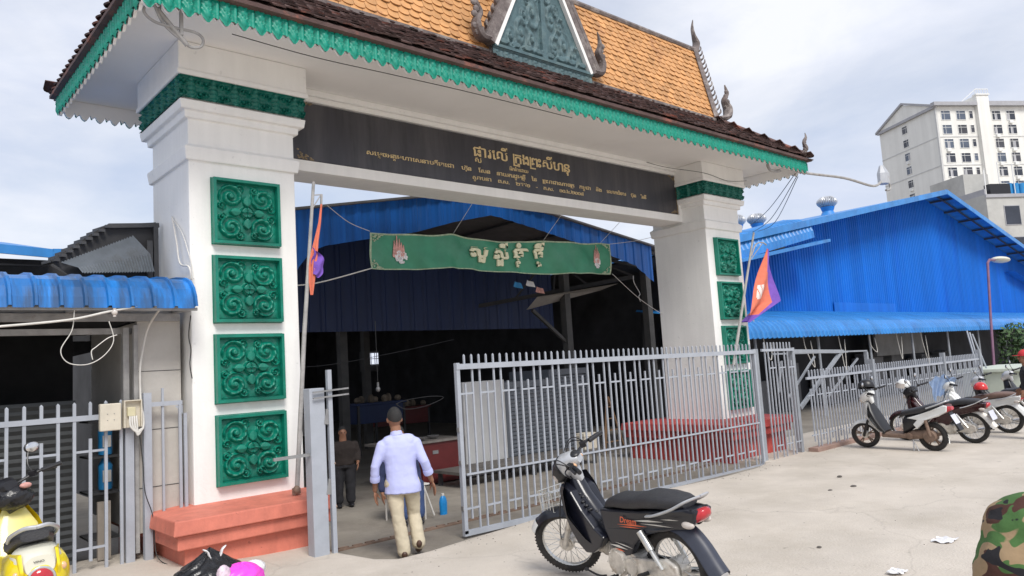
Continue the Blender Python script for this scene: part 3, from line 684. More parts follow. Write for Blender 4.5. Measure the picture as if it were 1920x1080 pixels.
# ================================================================== Khmer lettering (built-in font, clusters composed by hand)
_adv = {}
def glyph(body, size=1.):
    c = bpy.data.curves.new('glyph', 'FONT'); c.body = body; c.size = size; c.resolution_u = 4
    c.offset = GL_OFF; o = bpy.data.objects.new('glyph', c); me = o.to_mesh(); vs = [tuple(v.co) for v in me.vertices]; fs = [tuple(p.vertices) for p in me.polygons]
    o.to_mesh_clear(); bpy.data.objects.remove(o); bpy.data.curves.remove(c); return vs, fs
GL_OFF = 0.0
def gl(body):
    if (body, GL_OFF) not in _adv: _adv[(body, GL_OFF)] = glyph(body)
    return _adv[(body, GL_OFF)]
CO = '\u17d2'; PRE = 'េែៃ'
def clusters(s):
    out = []; i = 0
    while i < len(s):
        ch = s[i]; i += 1
        if ch == ' ' or not ('\u1780' <= ch <= '\u17d3'): out.append((ch, [], '')); continue
        subs = []; marks = ''
        while i < len(s):
            if s[i] == CO and i + 1 < len(s): subs.append(s[i + 1]); i += 2
            elif '\u17b6' <= s[i] <= '\u17d1': marks += s[i]; i += 1
            else: break
        out.append((ch, subs, marks))
    return out
def layout(s, gap=.06, space=.35):
    """-> verts, faces, width in em-ish units"""
    V_, F_ = [], []; x = 0.
    def put(body, dx, dy, sc, scy=None):
        vs, fs = gl(body)
        if not vs: return 0
        x0 = min(v[0] for v in vs); x1 = max(v[0] for v in vs); b0 = len(V_)
        for v in vs: V_.append(((v[0] - x0) * sc + dx, v[1] * (scy or sc) + dy))
        for f in fs: F_.append(tuple(i + b0 for i in f))
        return (x1 - x0) * sc
    for ch, subs, marks in clusters(s):
        if ch == ' ': x += space; continue
        pre = ''; post = ''; top = ''
        for m in marks:
            if m == 'ើ': pre += 'េ'; top += 'ី'
            elif m == 'ោ': pre += 'េ'; post += 'ា'
            elif m in PRE: pre += m
            elif m in 'ាះ': post += m
            else: top += m
        if pre: x += put(pre, x, 0, 1) + gap
        if 'រ' in subs:
            # foot of the subscript ro: a stroke rising left of the base letter
            b0 = len(V_); p = [(0, .62), (0, -.22), (.42, -.22), (.42, -.13), (.09, -.13), (.09, .62)]
            for a, c in p: V_.append((x + a, c))
            F_.append((b0, b0 + 1, b0 + 4, b0 + 5)); F_.append((b0 + 1, b0 + 2, b0 + 3, b0 + 4)); x += .13
        w = put(ch + top, x, 0, 1); bw = gl(ch)[0]; bw = (max(v[0] for v in bw) - min(v[0] for v in bw)) if bw else .3
        for k, sb in enumerate(q for q in subs if q != 'រ'): put(sb, x + bw * .18, -.42, .55)
        if not ('\u1780' <= ch <= '\u17ff'): bw = w
        x += bw + gap
        if post: x += put(post, x - .05, 0, 1) + gap
    return V_, F_, x
def lettering(name, s, x0, x1, zbase, height, y, m, parent, warp=None, bold=0., thick=.006, space=.35, keep=False):
    global GL_OFF; GL_OFF = bold
    V_, F_, w = layout(s, space=space); sx = (x1 - x0) / w; sz = height if height else sx
    b = MB(); top = []; n = len(V_)
    for (a, c) in V_:
        X, Z = x0 + a * sx, zbase + c * sz; Y = y
        if warp: X, Y, Z = warp(X, Y, Z)
        top.append((X, Y, Z))
    b.add(top + [(p[0], p[1] + thick, p[2]) for p in top], [])
    cnt = {}
    for f in F_:
        b.f.append(tuple(f)); b.mi.append(0)
        for i in range(len(f)): e = (f[i], f[(i + 1) % len(f)]); cnt[e] = 1
    for (a, c) in list(cnt):
        if (c, a) not in cnt: b.f.append((a, a + n, c + n, c)); b.mi.append(0)
    return b.build(name, m, parent, fix=False)
yb = .522
lettering('gold_title', 'ផ្សារលើ ក្រុងព្រះសីហនុ', 4.44, 6.58, 4.975, .235, yb, M_gold, SB, bold=.012)
lettering('gold_text', 'ដឹកនាំដោយ', 5.17, 5.58, 4.84, .075, yb, M_gold, SB, bold=.008)
lettering('gold_text', 'សម្តេចអគ្គមហាសេនាបតីតេជោ ហ៊ុន សែន នាយករដ្ឋមន្ត្រី នៃ ព្រះរាជាណាចក្រ កម្ពុជា និង លោកជំទាវ ប៊ុន រ៉ានី', 2.56, 8.62, 4.725, .085, yb, M_gold, SB, bold=.010, space=.9)
lettering('gold_text', 'ស្ថាបនា ព.ស. ២៥៥១ - គ.ស. ១០.៤.២០០៨', 4.40, 6.87, 4.605, .080, yb, M_gold, SB, bold=.008, space=.9)

# ================================================================== banner on ropes
BX0, BX1, BY = 3.22, 8.74, 1.62
def ban(u, v, eps=0.):
    """u along, v from bottom (0) to top (1)"""
    x = BX0 + (BX1 - BX0) * u
    top = 3.88 + .17 * u + .05 * math.exp(-((u - .29) / .05) ** 2) + .015 * math.exp(-((u - .95) / .04) ** 2) - .05 * math.exp(-((u - .48) / .10) ** 2)
    bot = 3.32 + .12 * u + .045 * math.exp(-((u - .30) / .09) ** 2) - .03 * math.exp(-((u - .62) / .16) ** 2)
    z = bot + (top - bot) * v
    y = BY + .05 * sin(u * 21 + v * 1.5) * (.5 + .5 * (1 - v)) + .02 * sin(u * 47 + v * 5) + .035 * sin((u - .29) * 60 * (1.3 - v)) * math.exp(-((u - .29) / .14) ** 2) + .03 * sin((u - .8) * 50 * (1.3 - v)) * math.exp(-((u - .8) / .12) ** 2)
    return (x, y - eps, z)
BN = MB().grid(lambda u, v: ban(u, v), 160, 14).build('green_banner', M_banner, smooth=True, angle=180, fix=False)
tag(BN, 'sagging green vinyl new year banner strung on ropes across the gateway opening', 'banner')
bd = MB()
for (ua, ub, va, vb) in ((0, 1, .955, 1), (0, 1, 0, .03), (0, .006, 0, 1), (.994, 1, 0, 1)): bd.grid(lambda u, v: ban(ua + (ub - ua) * u, va + (vb - va) * v, .006), 120 if ub - ua > .5 else 3, 2 if ub - ua > .5 else 12)
for cu, cv, su, sv in ((.008, .03, 1, 1), (.008, .95, 1, -1), (.992, .03, -1, 1), (.992, .95, -1, -1)):
    for k in range(30):
        a = random.random(); d = random.random() * (1 - a) ** 1.5; p = ban(cu + su * a * .035, cv + sv * d * .30, .010); bd.ball(p, (.018, .003, .014), 6, 4)
bd.build('banner_border', mat('banner_border_print', (.34, .42, .28), .6, .3, 20), BN, smooth=True, angle=180, fix=False)
def bwarp(X, Y, Z): return ban((X - BX0) / (BX1 - BX0), (Z - 3.30) / .62, .045)
lettering('banner_lettering', 'ស្ដី'[:0] + 'សួ ស្ដី ឆ្នាំ ថ្មី', 5.16, 6.88, 3.56, .34, 0, M_cream2, BN, warp=bwarp, bold=.038, thick=.03, space=.28)
def offering(uc, sc):
    g = MB(); g2 = MB()
    for dx, h in ((-.10, .26), (-.05, .36), (0, .30), (.04, .22), (.08, .17)):
        for k in range(7):
            t = k / 6; p = ban(uc + dx * sc * .16, .40 + h * t * 1.35, .012); g2.ball(p, (.045 * (1 - t * .75) * sc, .005, .04 * sc), 8, 5)
    for k in range(60):
        a = random.uniform(0, 2 * pi); d = sqrt(random.random()); p = ban(uc + (cos(a) * d * .02 + .004) * sc, .36 + sin(a) * d * .17, .014); g.ball(p, (.022, .005, .018), 6, 4)
    o = g2.build('banner_print', M_pinkp, BN, smooth=True, angle=180); g.build('banner_print', mat('white_flower_print', (.72, .70, .70), .6, .3, 25), BN, smooth=True, angle=180)
offering(.095, 1.); offering(.93, .75)
for p, l in (([(2.3, 1.2, 4.12), (2.8, 1.5, 3.98), (3.22, 1.62, 3.90)], 'thin rope from the nearer column to the upper corner of the banner'),
             ([(1.5, 1.1, 2.95), (2.2, 1.4, 3.05), (3.22, 1.62, 3.33)], 'white twisted rope sagging from the nearer column to the lower corner of the banner'),
             ([(8.74, 1.62, 3.45), (9.3, 1.45, 2.95), (9.69, 1.2, 2.6)], 'thin rope from the lower far corner of the banner down to the farther column'),
             ([(8.74, 1.62, 4.05), (9.3, 1.45, 4.12), (9.69, 1.2, 4.2)], 'thin rope from the upper far corner of the banner to the farther column')):
    wire('rope', p, .010 if 'white' in l else .005, M_cable, l, 'rope')
for u in (.29, .66, .95):
    p = ban(u, 1); wire('rope', [p, (p[0], 1.1, 4.37)], .004, M_cable, {.29: 'thin cord tying the banner peak left of the lettering to the lintel', .66: 'thin cord tying the banner up just right of the lettering', .95: 'thin cord tying the far end of the banner to the lintel'}[u], 'rope', group='cords holding up the banner')

# ================================================================== MARKET HALL behind the gate
HL = thing('market_hall', 'dim market hall with blue arched sheet fascia behind the gateway', 'market hall', (6.5, 3.2, -.2))
HX0, HX1 = .9, 12.55
def corr(mb, fn, n, w, depth, trap=True):
    """fn(s, d)-> (top point, bottom point) at distance s with offset d"""
    pts = []; prof = [(0, 0), (.10, 1), (.30, 1), (.40, 0)] if trap else [(k / 6, .5 - .5 * cos(2 * pi * k / 6)) for k in range(6)]
    for i in range(n):
        for a, h in prof: pts.append(((i + a) * w, h * depth))
    vs = []
    for s, d in pts:
        r = fn(s, d)
        if r is None: continue
        vs += list(r)
    m = len(vs) // 2
    mb.add(vs, [(2 * i, 2 * i + 1, 2 * i + 3, 2 * i + 2) for i in range(m - 1)])
def topz(x): return 4.51 + (5.24 - 4.51) * (x - 2.8) / 3.9 if x < 6.7 else 5.24 - (5.24 - 4.40) * (x - 6.7) / 5.85
bxs = [0.9, 1.6, 2.3, 2.77, 2.96, 3.21, 4.13, 5.16, 6.04, 6.78, 7.0, 7.21, 8.16, 9.78, 11.43, 12.29, 12.55]
bzs = [2.4, 2.5, 2.9, 3.49, 3.75, 3.92, 4.11, 4.31, 4.57, 4.74, 4.79, 4.77, 4.62, 4.33, 3.97, 3.47, 3.44]
topz0 = lambda x: topz(x)
b = MB(); corr(b, lambda s, d: ((HX0 + s, 3.2 - d, topz(HX0 + s)), (HX0 + s, 3.2 - d, float(np.interp(HX0 + s, bxs, bzs)))), int((HX1 - HX0) / .30), .30, .022)
b.build('arched_fascia', M_bluef, HL, fix=False)
b = MB()
for xa, xb in ((HX0 - .1, 6.7), (6.7, HX1 + .1)): b.add([(xa, 3.1, topz(xa) + .03), (xb, 3.1, topz(xb) + .03), (xb, 26, topz(xb) + .03), (xa, 26, topz(xa) + .03), (xa, 3.1, topz(xa) - .01), (xb, 3.1, topz(xb) - .01), (xb, 26, topz(xb) - .01), (xa, 26, topz(xa) - .01)], [(0, 1, 2, 3), (4, 5, 6, 7), (0, 1, 5, 4), (1, 2, 6, 5), (2, 3, 7, 6), (3, 0, 4, 7)])
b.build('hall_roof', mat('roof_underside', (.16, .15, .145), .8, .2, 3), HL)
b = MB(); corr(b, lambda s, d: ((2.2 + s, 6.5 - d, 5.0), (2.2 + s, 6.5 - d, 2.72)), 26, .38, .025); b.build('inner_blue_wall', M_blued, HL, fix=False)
b = MB(); b.box(.8, .9, 3.4, 26, -.22, 2.5); b.box(14.7, 14.8, 3.4, 26, -.22, 4.3); b.box(.8, 14.8, 26, 26.1, -.22, 6); b.box(12.5, 14.7, 3.4, 26, 4.25, 4.3)  # left wall stops short; gap below the roof added to light the hall
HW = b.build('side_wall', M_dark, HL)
# roof trusses and posts
tr = MB()
for y in (3.35, 9.5, 13.5):
    for xa, xb in ((1.0, 6.7), (6.7, 12.5)): tr.bar((xa, y, topz(xa) - .10), (xb, y, topz(xb) - .10), .07, .07)
    tr.bar((1.0, y, 3.4 if y > 5 else 4.2), (12.4, y, 3.4 if y > 5 else 4.0), .07, .07) if y > 5 else None
    for k in range(9):
        x = 1.9 + k * 1.2
        if y > 5: tr.bar((x, y, 3.4), (x + .6, y, topz(x + .6) - .1), .04, .04); tr.bar((x + .6, y, topz(x + .6) - .1), (x + 1.2, y, 3.4), .04, .04)
for k in range(8):
    x = 1.6 + k * 1.35
    tr.bar((x, 3.3, topz(x) - .07), (x, 9.4, topz(x) - .07), .05, .05)
# raking truss on the right
tr.bar((8.6, 3.6, 4.35), (12.4, 3.6, 4.0), .06, .06); tr.bar((12.0, 3.7, 3.78), (9.2, 6.6, 3.30), .09, .09); tr.bar((12.0, 3.7, 3.78), (11.0, 4.6, 4.45), .05, .05)
tr.bar((10.6, 5.2, 3.5), (10.8, 5.2, 4.5), .05, .05); tr.bar((9.9, 5.9, 3.4), (10.6, 5.2, 4.5), .045, .045); tr.bar((11.2, 4.5, 3.62), (10.6, 5.2, 4.45), .045, .045)
tr.build('roof_truss', M_darksteel, HL)
b = MB(); b.add([(9.1, 4.2, 3.28), (11.6, 3.9, 3.62), (11.6, 4.5, 3.52), (9.1, 4.6, 3.02)], [(0, 1, 2, 3)]); b.build('loose_ceiling_sheet', mat('pale_sheet', (.34, .32, .29), .8, .2, 3), HL)
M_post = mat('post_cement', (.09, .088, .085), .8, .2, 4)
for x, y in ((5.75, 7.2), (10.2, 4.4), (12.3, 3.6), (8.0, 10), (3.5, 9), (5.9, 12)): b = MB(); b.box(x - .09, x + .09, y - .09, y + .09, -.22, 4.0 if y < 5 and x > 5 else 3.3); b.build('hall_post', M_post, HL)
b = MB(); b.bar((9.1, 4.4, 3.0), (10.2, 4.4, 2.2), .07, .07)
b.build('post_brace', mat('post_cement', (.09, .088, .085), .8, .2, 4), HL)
# distant bright window with bars
WB = thing('barred_window', 'small bright barred window high in the dark back of the hall', 'window', (10.5, 13.9, 2.4))
mw = bpy.data.materials.new('daylit_pane'); mw.use_nodes = True; mw.node_tree.nodes['Principled BSDF'].inputs['Emission Color'].default_value = (.8, .85, 1, 1); mw.node_tree.nodes['Principled BSDF'].inputs['Emission Strength'].default_value = .75; mw.node_tree.nodes['Principled BSDF'].inputs['Base Color'].default_value = (.4, .4, .4, 1)
b = MB(); b.box(10.22, 10.82, 13.93, 13.96, 2.13, 2.50); b.build('window_pane', mw, WB)
b = MB(); b.box(10.18, 10.86, 13.97, 14.1, 1.9, 2.56)
for k in range(5): b.box(10.22 + k * .145, 10.235 + k * .145, 13.91, 13.93, 2.13, 2.5)
b.box(10.2, 10.84, 13.91, 13.93, 2.30, 2.32); b.build('window_bars', M_darksteel, WB)

# stalls inside
def kiosk_shutter(x0, x1, y, z0, z1, label):
    o = MB(); n = int((z1 - z0) / .075)
    prof = []
    for k in range(n):
        z = z0 + (z1 - z0) * k / n; h = (z1 - z0) / n; prof += [(y, z), (y - .018, z + h * .25), (y - .018, z + h * .7), (y, z + h * .95)]
    vs = []
    for yy, z in prof: vs += [(x0, yy, z), (x1, yy, z)]
    o.add(vs, [(2 * i, 2 * i + 1, 2 * i + 3, 2 * i + 2) for i in range(len(prof) - 1)])
    t = thing('shuttered_stall', label, 'market stall', ((x0 + x1) / 2, y, z0))
    o.build('roller_shutter', M_shut, t, fix=False)
    f = MB(); f.box(x0 - .06, x0, y - .04, y + 1.2, z0, z1 + .12); f.box(x1, x1 + .06, y - .04, y + 1.2, z0, z1 + .12); f.box(x0, x1, y - .04, y + 1.2, z1, z1 + .12); f.box(x0, x1, y + 1.15, y + 1.2, z0, z1); f.build('stall_frame', M_shut, t); return t
kiosk_shutter(6.85, 8.1, 2.9, -.22, 1.32, 'grey roller shutter stall right beside the white board, seen through the gate bars')
kiosk_shutter(8.25, 9.3, 3.1, -.22, 1.50, 'darker roller shutter stall in front of the market hall post')
b = MB(); b.box(5.72, 6.72, 2.78, 2.84, -.20, 1.50); o = b.build('board', M_wpanel, bevel=.01); tag(o, 'tall white board leaning upright behind the open gate leaf', 'board')
CN = thing('red_counter', 'dark red sheet metal counter with dishes on top', 'counter', (5.15, 3.1, -.22))
b = MB(); b.box(4.78, 5.62, 2.8, 3.6, -.20, .50); b.build('cabinet', M_cred, CN, bevel=.01)
b = MB(); b.box(4.15, 5.68, 2.76, 3.64, .50, .54); b.box(4.2, 4.26, 2.8, 2.86, -.2, .5); b.build('top', mat('zinc_top', (.22, .20, .18), .5, .3, 6), CN)
b = MB(); b.box(5.0, 5.12, 2.79, 2.80, .30, .36); b.build('latch', M_steel, CN)
# dim stalls further back
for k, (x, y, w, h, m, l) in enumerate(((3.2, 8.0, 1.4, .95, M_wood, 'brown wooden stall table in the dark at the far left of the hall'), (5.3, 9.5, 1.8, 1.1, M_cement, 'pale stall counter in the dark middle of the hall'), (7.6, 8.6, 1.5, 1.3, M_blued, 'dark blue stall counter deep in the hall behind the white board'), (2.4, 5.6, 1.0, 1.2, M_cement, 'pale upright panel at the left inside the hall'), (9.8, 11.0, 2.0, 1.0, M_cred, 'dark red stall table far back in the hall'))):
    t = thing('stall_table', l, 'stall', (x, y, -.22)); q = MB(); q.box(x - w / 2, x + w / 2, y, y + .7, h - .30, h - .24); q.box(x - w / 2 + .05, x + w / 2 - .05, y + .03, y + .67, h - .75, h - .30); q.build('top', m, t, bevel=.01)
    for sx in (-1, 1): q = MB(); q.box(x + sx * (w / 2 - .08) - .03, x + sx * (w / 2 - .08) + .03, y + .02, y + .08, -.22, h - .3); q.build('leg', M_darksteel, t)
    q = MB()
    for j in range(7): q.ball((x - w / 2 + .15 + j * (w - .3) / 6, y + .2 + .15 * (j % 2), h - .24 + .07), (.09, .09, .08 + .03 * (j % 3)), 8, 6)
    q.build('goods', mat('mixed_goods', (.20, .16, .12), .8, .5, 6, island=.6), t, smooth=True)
for k, (x, y) in enumerate(((4.85, 2.95), (5.2, 3.05))):
    b = MB(); b.ells([(0, 0, 0, .04, .04), (0, 0, .03, .10, .10), (0, 0, .055, .115, .115)], 16); o = b.build('bowl', M_steel, smooth=True); o.location = (x, y, .545); tag(o, ['steel bowl at the left end of the red counter', 'steel bowl in the middle of the red counter'][k], 'bowl')
# low table with goods
TB = thing('low_platform', 'low dark sales platform behind the gate leaf', 'platform', (6.3, 2.2, -.22))
b = MB(); b.box(4.9, 8.3, 1.9, 2.65, .0, .05); b.build('top', mat('worn_planks', (.12, .11, .10), .8, .3, 5), TB)
for x in (5.0, 6.6, 8.2):
    for y in (1.96, 2.6): b = MB(); b.box(x - .03, x + .03, y - .03, y + .03, -.22, .0); b.build('leg', M_darksteel, TB)
b = MB(); b.box(8.0, 8.35, 2.0, 2.25, .052, .36); b.box(7.99, 8.36, 1.99, 2.26, .30, .32); o = b.build('carton', M_box, bevel=.008); tag(o, 'beige carton box at the far end of the low platform', 'box')
SL = thing('step_ladder', 'narrow A-shaped step ladder of pale wood standing behind the gate bars', 'ladder', (9.35, 2.5, -.22))
b = MB()
b.bar((9.05, 2.45, -.22), (9.36, 2.55, .98), .05, .03); b.bar((9.72, 2.45, -.22), (9.38, 2.55, .98), .05, .03); b.build('rail', M_wood, SL)
b = MB()
for k in range(4): z = .05 + k * .24; w = .30 * (1 - (z + .22) / 1.3); b.bar((9.37 - w, 2.5, z), (9.37 + w, 2.5, z), .05, .02)
b.build('rung', M_wood, SL)
CH = thing('white_chair', 'white metal chair standing on the hall floor beyond the walking man', 'chair', (2.95, .55, -.22))
b = MB()
for x, y in ((2.72, .40), (3.12, .36), (2.78, .78), (3.18, .74)): b.tube([(x, y, -.22), (x, y, .22)], .013)
b.tube([(2.72, .40, -.10), (3.12, .36, -.10)], .010); b.tube([(2.78, .78, .2), (2.80, .80, .66)], .013); b.tube([(3.18, .74, .2), (3.20, .76, .66)], .013); b.tube([(3.12, .36, .2), (3.22, .30, -.18)], .012)
b.build('frame', M_cable, CH, smooth=True)
b = MB(); b.box(2.70, 3.20, .34, .80, .22, .245); b.box(2.78, 3.22, .77, .80, .45, .66); b.build('seat', M_cable, CH, bevel=.008)
BT = thing('blue_bottle', 'translucent blue detergent bottle on the hall floor beside the gate edge', 'bottle', (3.46, .42, -.22))
b = MB(); b.ells([(3.46, .42, -.22, .055, .04), (3.46, .42, -.06, .06, .045), (3.46, .42, .0, .045, .035), (3.46, .42, .03, .02, .02)], 14); b.build('body', mat('blue_bottle_plastic', (.01, .22, .55), .3, .2, 5), BT, smooth=True)
b = MB(); b.cyl((3.46, .42, .03), (3.46, .42, .06), .022, 12); b.build('cap', M_cable, BT, smooth=True)
BL = thing('hanging_lamp_bulb', 'bulb hanging in the dark above the walking man', 'lamp', (3.72, 2.4, 1.9))
b = MB(); b.tube([(3.72, 2.4, 2.6), (3.72, 2.4, 1.62)], .006); b.build('cord', M_cableb, BL)
b = MB(); b.ball((3.72, 2.4, 1.50), (.035, .035, .045)); b.cyl((3.72, 2.4, 1.54), (3.72, 2.4, 1.61), .018); b.build('bulb', M_steel, BL, smooth=True)
wire('hanging_wire', [(4.3, 2.8, 1.22), (4.5, 2.8, 1.12), (4.9, 2.8, 1.14), (5.3, 2.8, 1.26), (5.0, 2.8, 1.30), (4.5, 2.8, 1.27), (4.3, 2.8, 1.22)], .006, M_darksteel, 'loop of grey wire hanging in the dark hall above the red counter', 'wire')
wire('hanging_wire', [(2.0, 4, 2.0), (3.5, 4, 1.95), (5.0, 4, 2.12), (6.5, 4, 2.35)], .005, M_darksteel, 'long thin wire strung across the dark hall', 'wire')
wire('hanging_rope', [(11.4, 3.25, 3.72), (11.42, 3.25, 3.55), (11.6, 3.25, 3.30), (11.55, 3.25, 3.22), (11.6, 3.25, 3.1)], .010, M_cable, 'short white rope end dangling under the right end of the blue arched fascia', 'rope')
# skylight glimpses: bunting pieces
for k, (x, z, m, l) in enumerate(((8.25, 3.52, M_tank, 'blue scrap of bunting hanging below the banner'), (8.62, 3.56, M_wfilm, 'white scrap of bunting hanging below the banner'), (8.9, 3.42, M_pinkp, 'pink scrap of bunting hanging below the banner'))):
    b = MB(); b.grid(lambda u, v: (x + (u - .5) * .26 * (1 - v * .4), 3.9 + .03 * sin(5 * u), z + (v - .5) * .12 - .05 * u), 6, 4); o = b.build('bunting', m, smooth=True, angle=180); tag(o, l, 'bunting')
# ================================================================== BLUE MARKET BUILDING on the right
BB = thing('blue_market_building', 'big bright blue corrugated gabled market building right of the gateway', 'building', (35, 5, -.2))
GX0, GX1, GXA, GZA = 15.0, 56.0, 35.4, 8.55
def gz(x): return GZA - .190 * (GXA - x) if x < GXA else GZA - .172 * (x - GXA)
b = MB(); corr(b, lambda s, d: ((GX0 + s, 5 - d, gz(GX0 + s)), (GX0 + s, 5 - d, 2.9)), int((GX1 - GX0) / .19), .19, .03); b.build('gable_wall', M_blue, BB, fix=False)
b = MB()
for xa, xb in ((GX0 - .4, GXA), (GXA, GX1)):
    za, zb = gz(xa), gz(xb)
    b.add([(xa, 3.9, za + .10), (xb, 3.9, zb + .10), (xb, 30, zb + .10), (xa, 30, za + .10), (xa, 3.9, za + .05), (xb, 3.9, zb + .05), (xb, 30, zb + .05), (xa, 30, za + .05)], [(0, 1, 2, 3), (4, 5, 6, 7), (0, 1, 5, 4), (1, 2, 6, 5), (2, 3, 7, 6), (3, 0, 4, 7)])
b.build('roof', M_bluel, BB)
b = MB()
for xa, xb in ((GX0 - .4, GXA), (GXA, GX1)):
    b.bar((xa, 3.88, gz(xa) + .02), (xb, 3.88, gz(xb) + .02), .05, .22)
b.build('verge_trim', M_bluel, BB)
b = MB()
for k in range(22):
    x = GX0 + 1 + k * 1.85; b.bar((x, 3.95, gz(x) - .02), (x, 5, gz(x) - .02), .10, .08)
for xa, xb in ((GX0, GXA), (GXA, GX1)): b.bar((xa, 4.4, gz(xa) - .02), (xb, 4.4, gz(xb) - .02), .06, .06)
b.build('purlin', M_darksteel, BB)
# canopy along the foot of the wall: flat part then curved ribbed lip
CX0, CX1 = 13.55, 52.
def canopy(s, h):
    pr = [(5.0, 3.03), (3.6, 2.80), (2.55, 2.60), (2.25, 2.50), (2.08, 2.36), (2.0, 2.20), (1.98, 2.05)]
    return pr
b = MB(); prof = canopy(0, 0); w = .235; n = int((CX1 - CX0) / w); rows = []
for i in range(n):
    for a, h in ((0, 0), (.14, 1), (.30, 1), (.44, 0)):
        X = CX0 + (i + a) * w
        row = []
        for k, (y, z) in enumerate(prof):
            d = .05 * h
            row.append((X + (.62 if False else 0), y - d * (.2 if k < 3 else .8), z + d * (1 if k < 3 else .5)))
        rows.append(row)
for r0, r1 in zip(rows, rows[1:]):
    for k in range(len(prof) - 1): b.add([r0[k], r1[k], r1[k + 1], r0[k + 1]], [(0, 1, 2, 3)])
b.build('curved_canopy', M_bluel, BB, fix=False)
b = MB(); b.box(CX0 + .2, CX1, 4.9, 5.0, -.2, 2.95); b.build('dark_shopfront', mat('shopfront_dark', (.03, .03, .034), .8, .5, .8, col2=(.12, .11, .10), mixpos=(.6, .75)), BB)
b = MB()
for k in range(11): x = CX0 + 1.4 + k * 3.4; b.tube([(x, 2.3, -.2), (x, 2.3, 2.55)], .04)
b.bar((CX0, 2.3, 2.5), (CX1, 2.3, 2.5), .05, .05)
b.build('canopy_post', M_gate2, BB, smooth=True)
for k in range(9):
    x = 15 + k * 2.6 + random.uniform(-.5, .5); b = MB(); x1_ = x + random.uniform(.8, 1.6); h_ = random.uniform(.7, 1.6); b.box(x, x1_, 4.2, 4.8, -.2, h_)
    for q in range(3): b.box(x + .1 + q * .25, x + .3 + q * .25, 4.25, 4.7, h_, h_ + .1 + .1 * random.random())
    b.build('stall_counter', mat('dim_goods', (.12, .12, .125), .8, .5, .7), BB, bevel=.01)
for q in ((26, 30.5, 3.9, 4.0, 1.3, 2.5), (14.0, 16.5, 4.3, 4.4, 1.6, 2.4)): b = MB(); b.box(*q); b.build('shop_tarpaulin', mat('dull_tarp', (.20, .195, .19), .8, .3, 1), BB)
# patch panel and small upper awnings
b = MB(); b.box(25.2, 30.8, 4.93, 4.965, 2.95, 3.42); b.build('patch_panel', M_blue, BB)
b = MB(); rows = []
for i in range(24):
    for a, h in ((0, 0), (.14, 1), (.30, 1), (.44, 0)):
        X = 16.2 + (i + a) * .245; zc = (X - 17.5) * .21; d = .03 * h
        rows.append([(X, 4.9, 5.36 + zc), (X, 4.3 - d * .3, 5.24 + zc + d), (X, 4.0 - d, 5.08 + zc), (X, 3.86 - d, 4.80 + zc), (X, 3.84 - d, 4.55 + zc)])
for r0, r1 in zip(rows, rows[1:]):
    for k in range(4): b.add([r0[k], r1[k], r1[k + 1], r0[k + 1]], [(0, 1, 2, 3)])
b.build('upper_curved_awning', M_bluel, BB, fix=False)
b = MB(); b.bar((16.2, 3.9, 4.30), (22.5, 3.9, 5.38), .7, .10); b.build('lower_awning', M_bluel, BB)
b = MB(); b.prism([(16.8, 4.30), (21.6, 5.16), (21.6, 5.5), (16.8, 4.7)], lambda a, c, t: (a, t, c), 4.75, 4.9); b.build('vent_slot', M_black, BB)
# second lower roof at far right
b = MB(); xa, xb = 46.5, 60; b.add([(xa, 4.5, 5.4), (xb, 4.5, 3.2), (xb, 14, 3.2), (xa, 14, 5.4)], [(0, 1, 2, 3)]); b.build('lower_roof', M_bluel, BB)
def turbine(x, y, z, s, label):
    t = thing('roof_vent', label, 'roof vent', (x, y, z), group='turbine vents on the blue roof')
    m = MB(); m.ells([(x, y, z - .5 * s, .55 * s, .55 * s), (x, y, z, .26 * s, .26 * s), (x, y, z + .22 * s, .34 * s, .34 * s)], 20); m.build('vent_base', M_bluel, t, smooth=True)
    m = MB(); nb = 28
    for k in range(nb):
        a = 2 * pi * k / nb; P = []
        for j in range(7):
            q = pi * (j / 6) ; rr = (.26 + .22 * sin(q)) * s; P.append((x + rr * cos(a + .3 * j / 6), y + rr * sin(a + .3 * j / 6), z + (.22 + .5 * j / 6) * s))
        m.tube(P, .028 * s, 5)
    m.ball((x, y, z + .47 * s), (.42 * s, .42 * s, .28 * s), 20, 12)
    m.build('vent_turbine', M_silver, t, smooth=True)
turbine(32.1, 8, 8.15, .95, 'silver turbine vent nearest the ridge of the blue roof')
turbine(25.6, 8, 6.85, .80, 'silver turbine vent on the lower slope of the blue roof')
turbine(24.0, 8, 6.65, .80, 'silver turbine vent half hidden behind the farther gateway column')

# ================================================================== HOTEL BLOCK far right
def face_building(P0, ux, uy, W, D, H, name, label, loc):
    t = thing(name, label, 'building', loc); return t
hx, hy = Vector((.848, -.53, 0)), Vector((.53, .848, 0)); HP = Vector((175.9, 48.63, 0)) # front-left corner at ground
HT = thing('hotel_block', 'tall cream apartment hotel block with rows of dark windows', 'building', tuple(HP))
HH = 53.2; FL = 3.2
def hp_(a, d, z): return HP + hx * a + hy * d + Vector((0, 0, z))
def hbox(m, a0, a1, d0, d1, z0, z1):
    m.add([hp_(a0, d0, z0), hp_(a1, d0, z0), hp_(a1, d1, z0), hp_(a0, d1, z0), hp_(a0, d0, z1), hp_(a1, d0, z1), hp_(a1, d1, z1), hp_(a0, d1, z1)], [(0, 3, 2, 1), (4, 5, 6, 7), (0, 1, 5, 4), (1, 2, 6, 5), (2, 3, 7, 6), (3, 0, 4, 7)])
m = MB(); hbox(m, 0, 9.9, 0, 19, -1, HH); hbox(m, 9.9, 12.9, -.9, 19, -1, HH + 2.2); hbox(m, 12.9, 60, .25, 19, -1, HH + .2)
m.build('wall', M_hotel, HT)
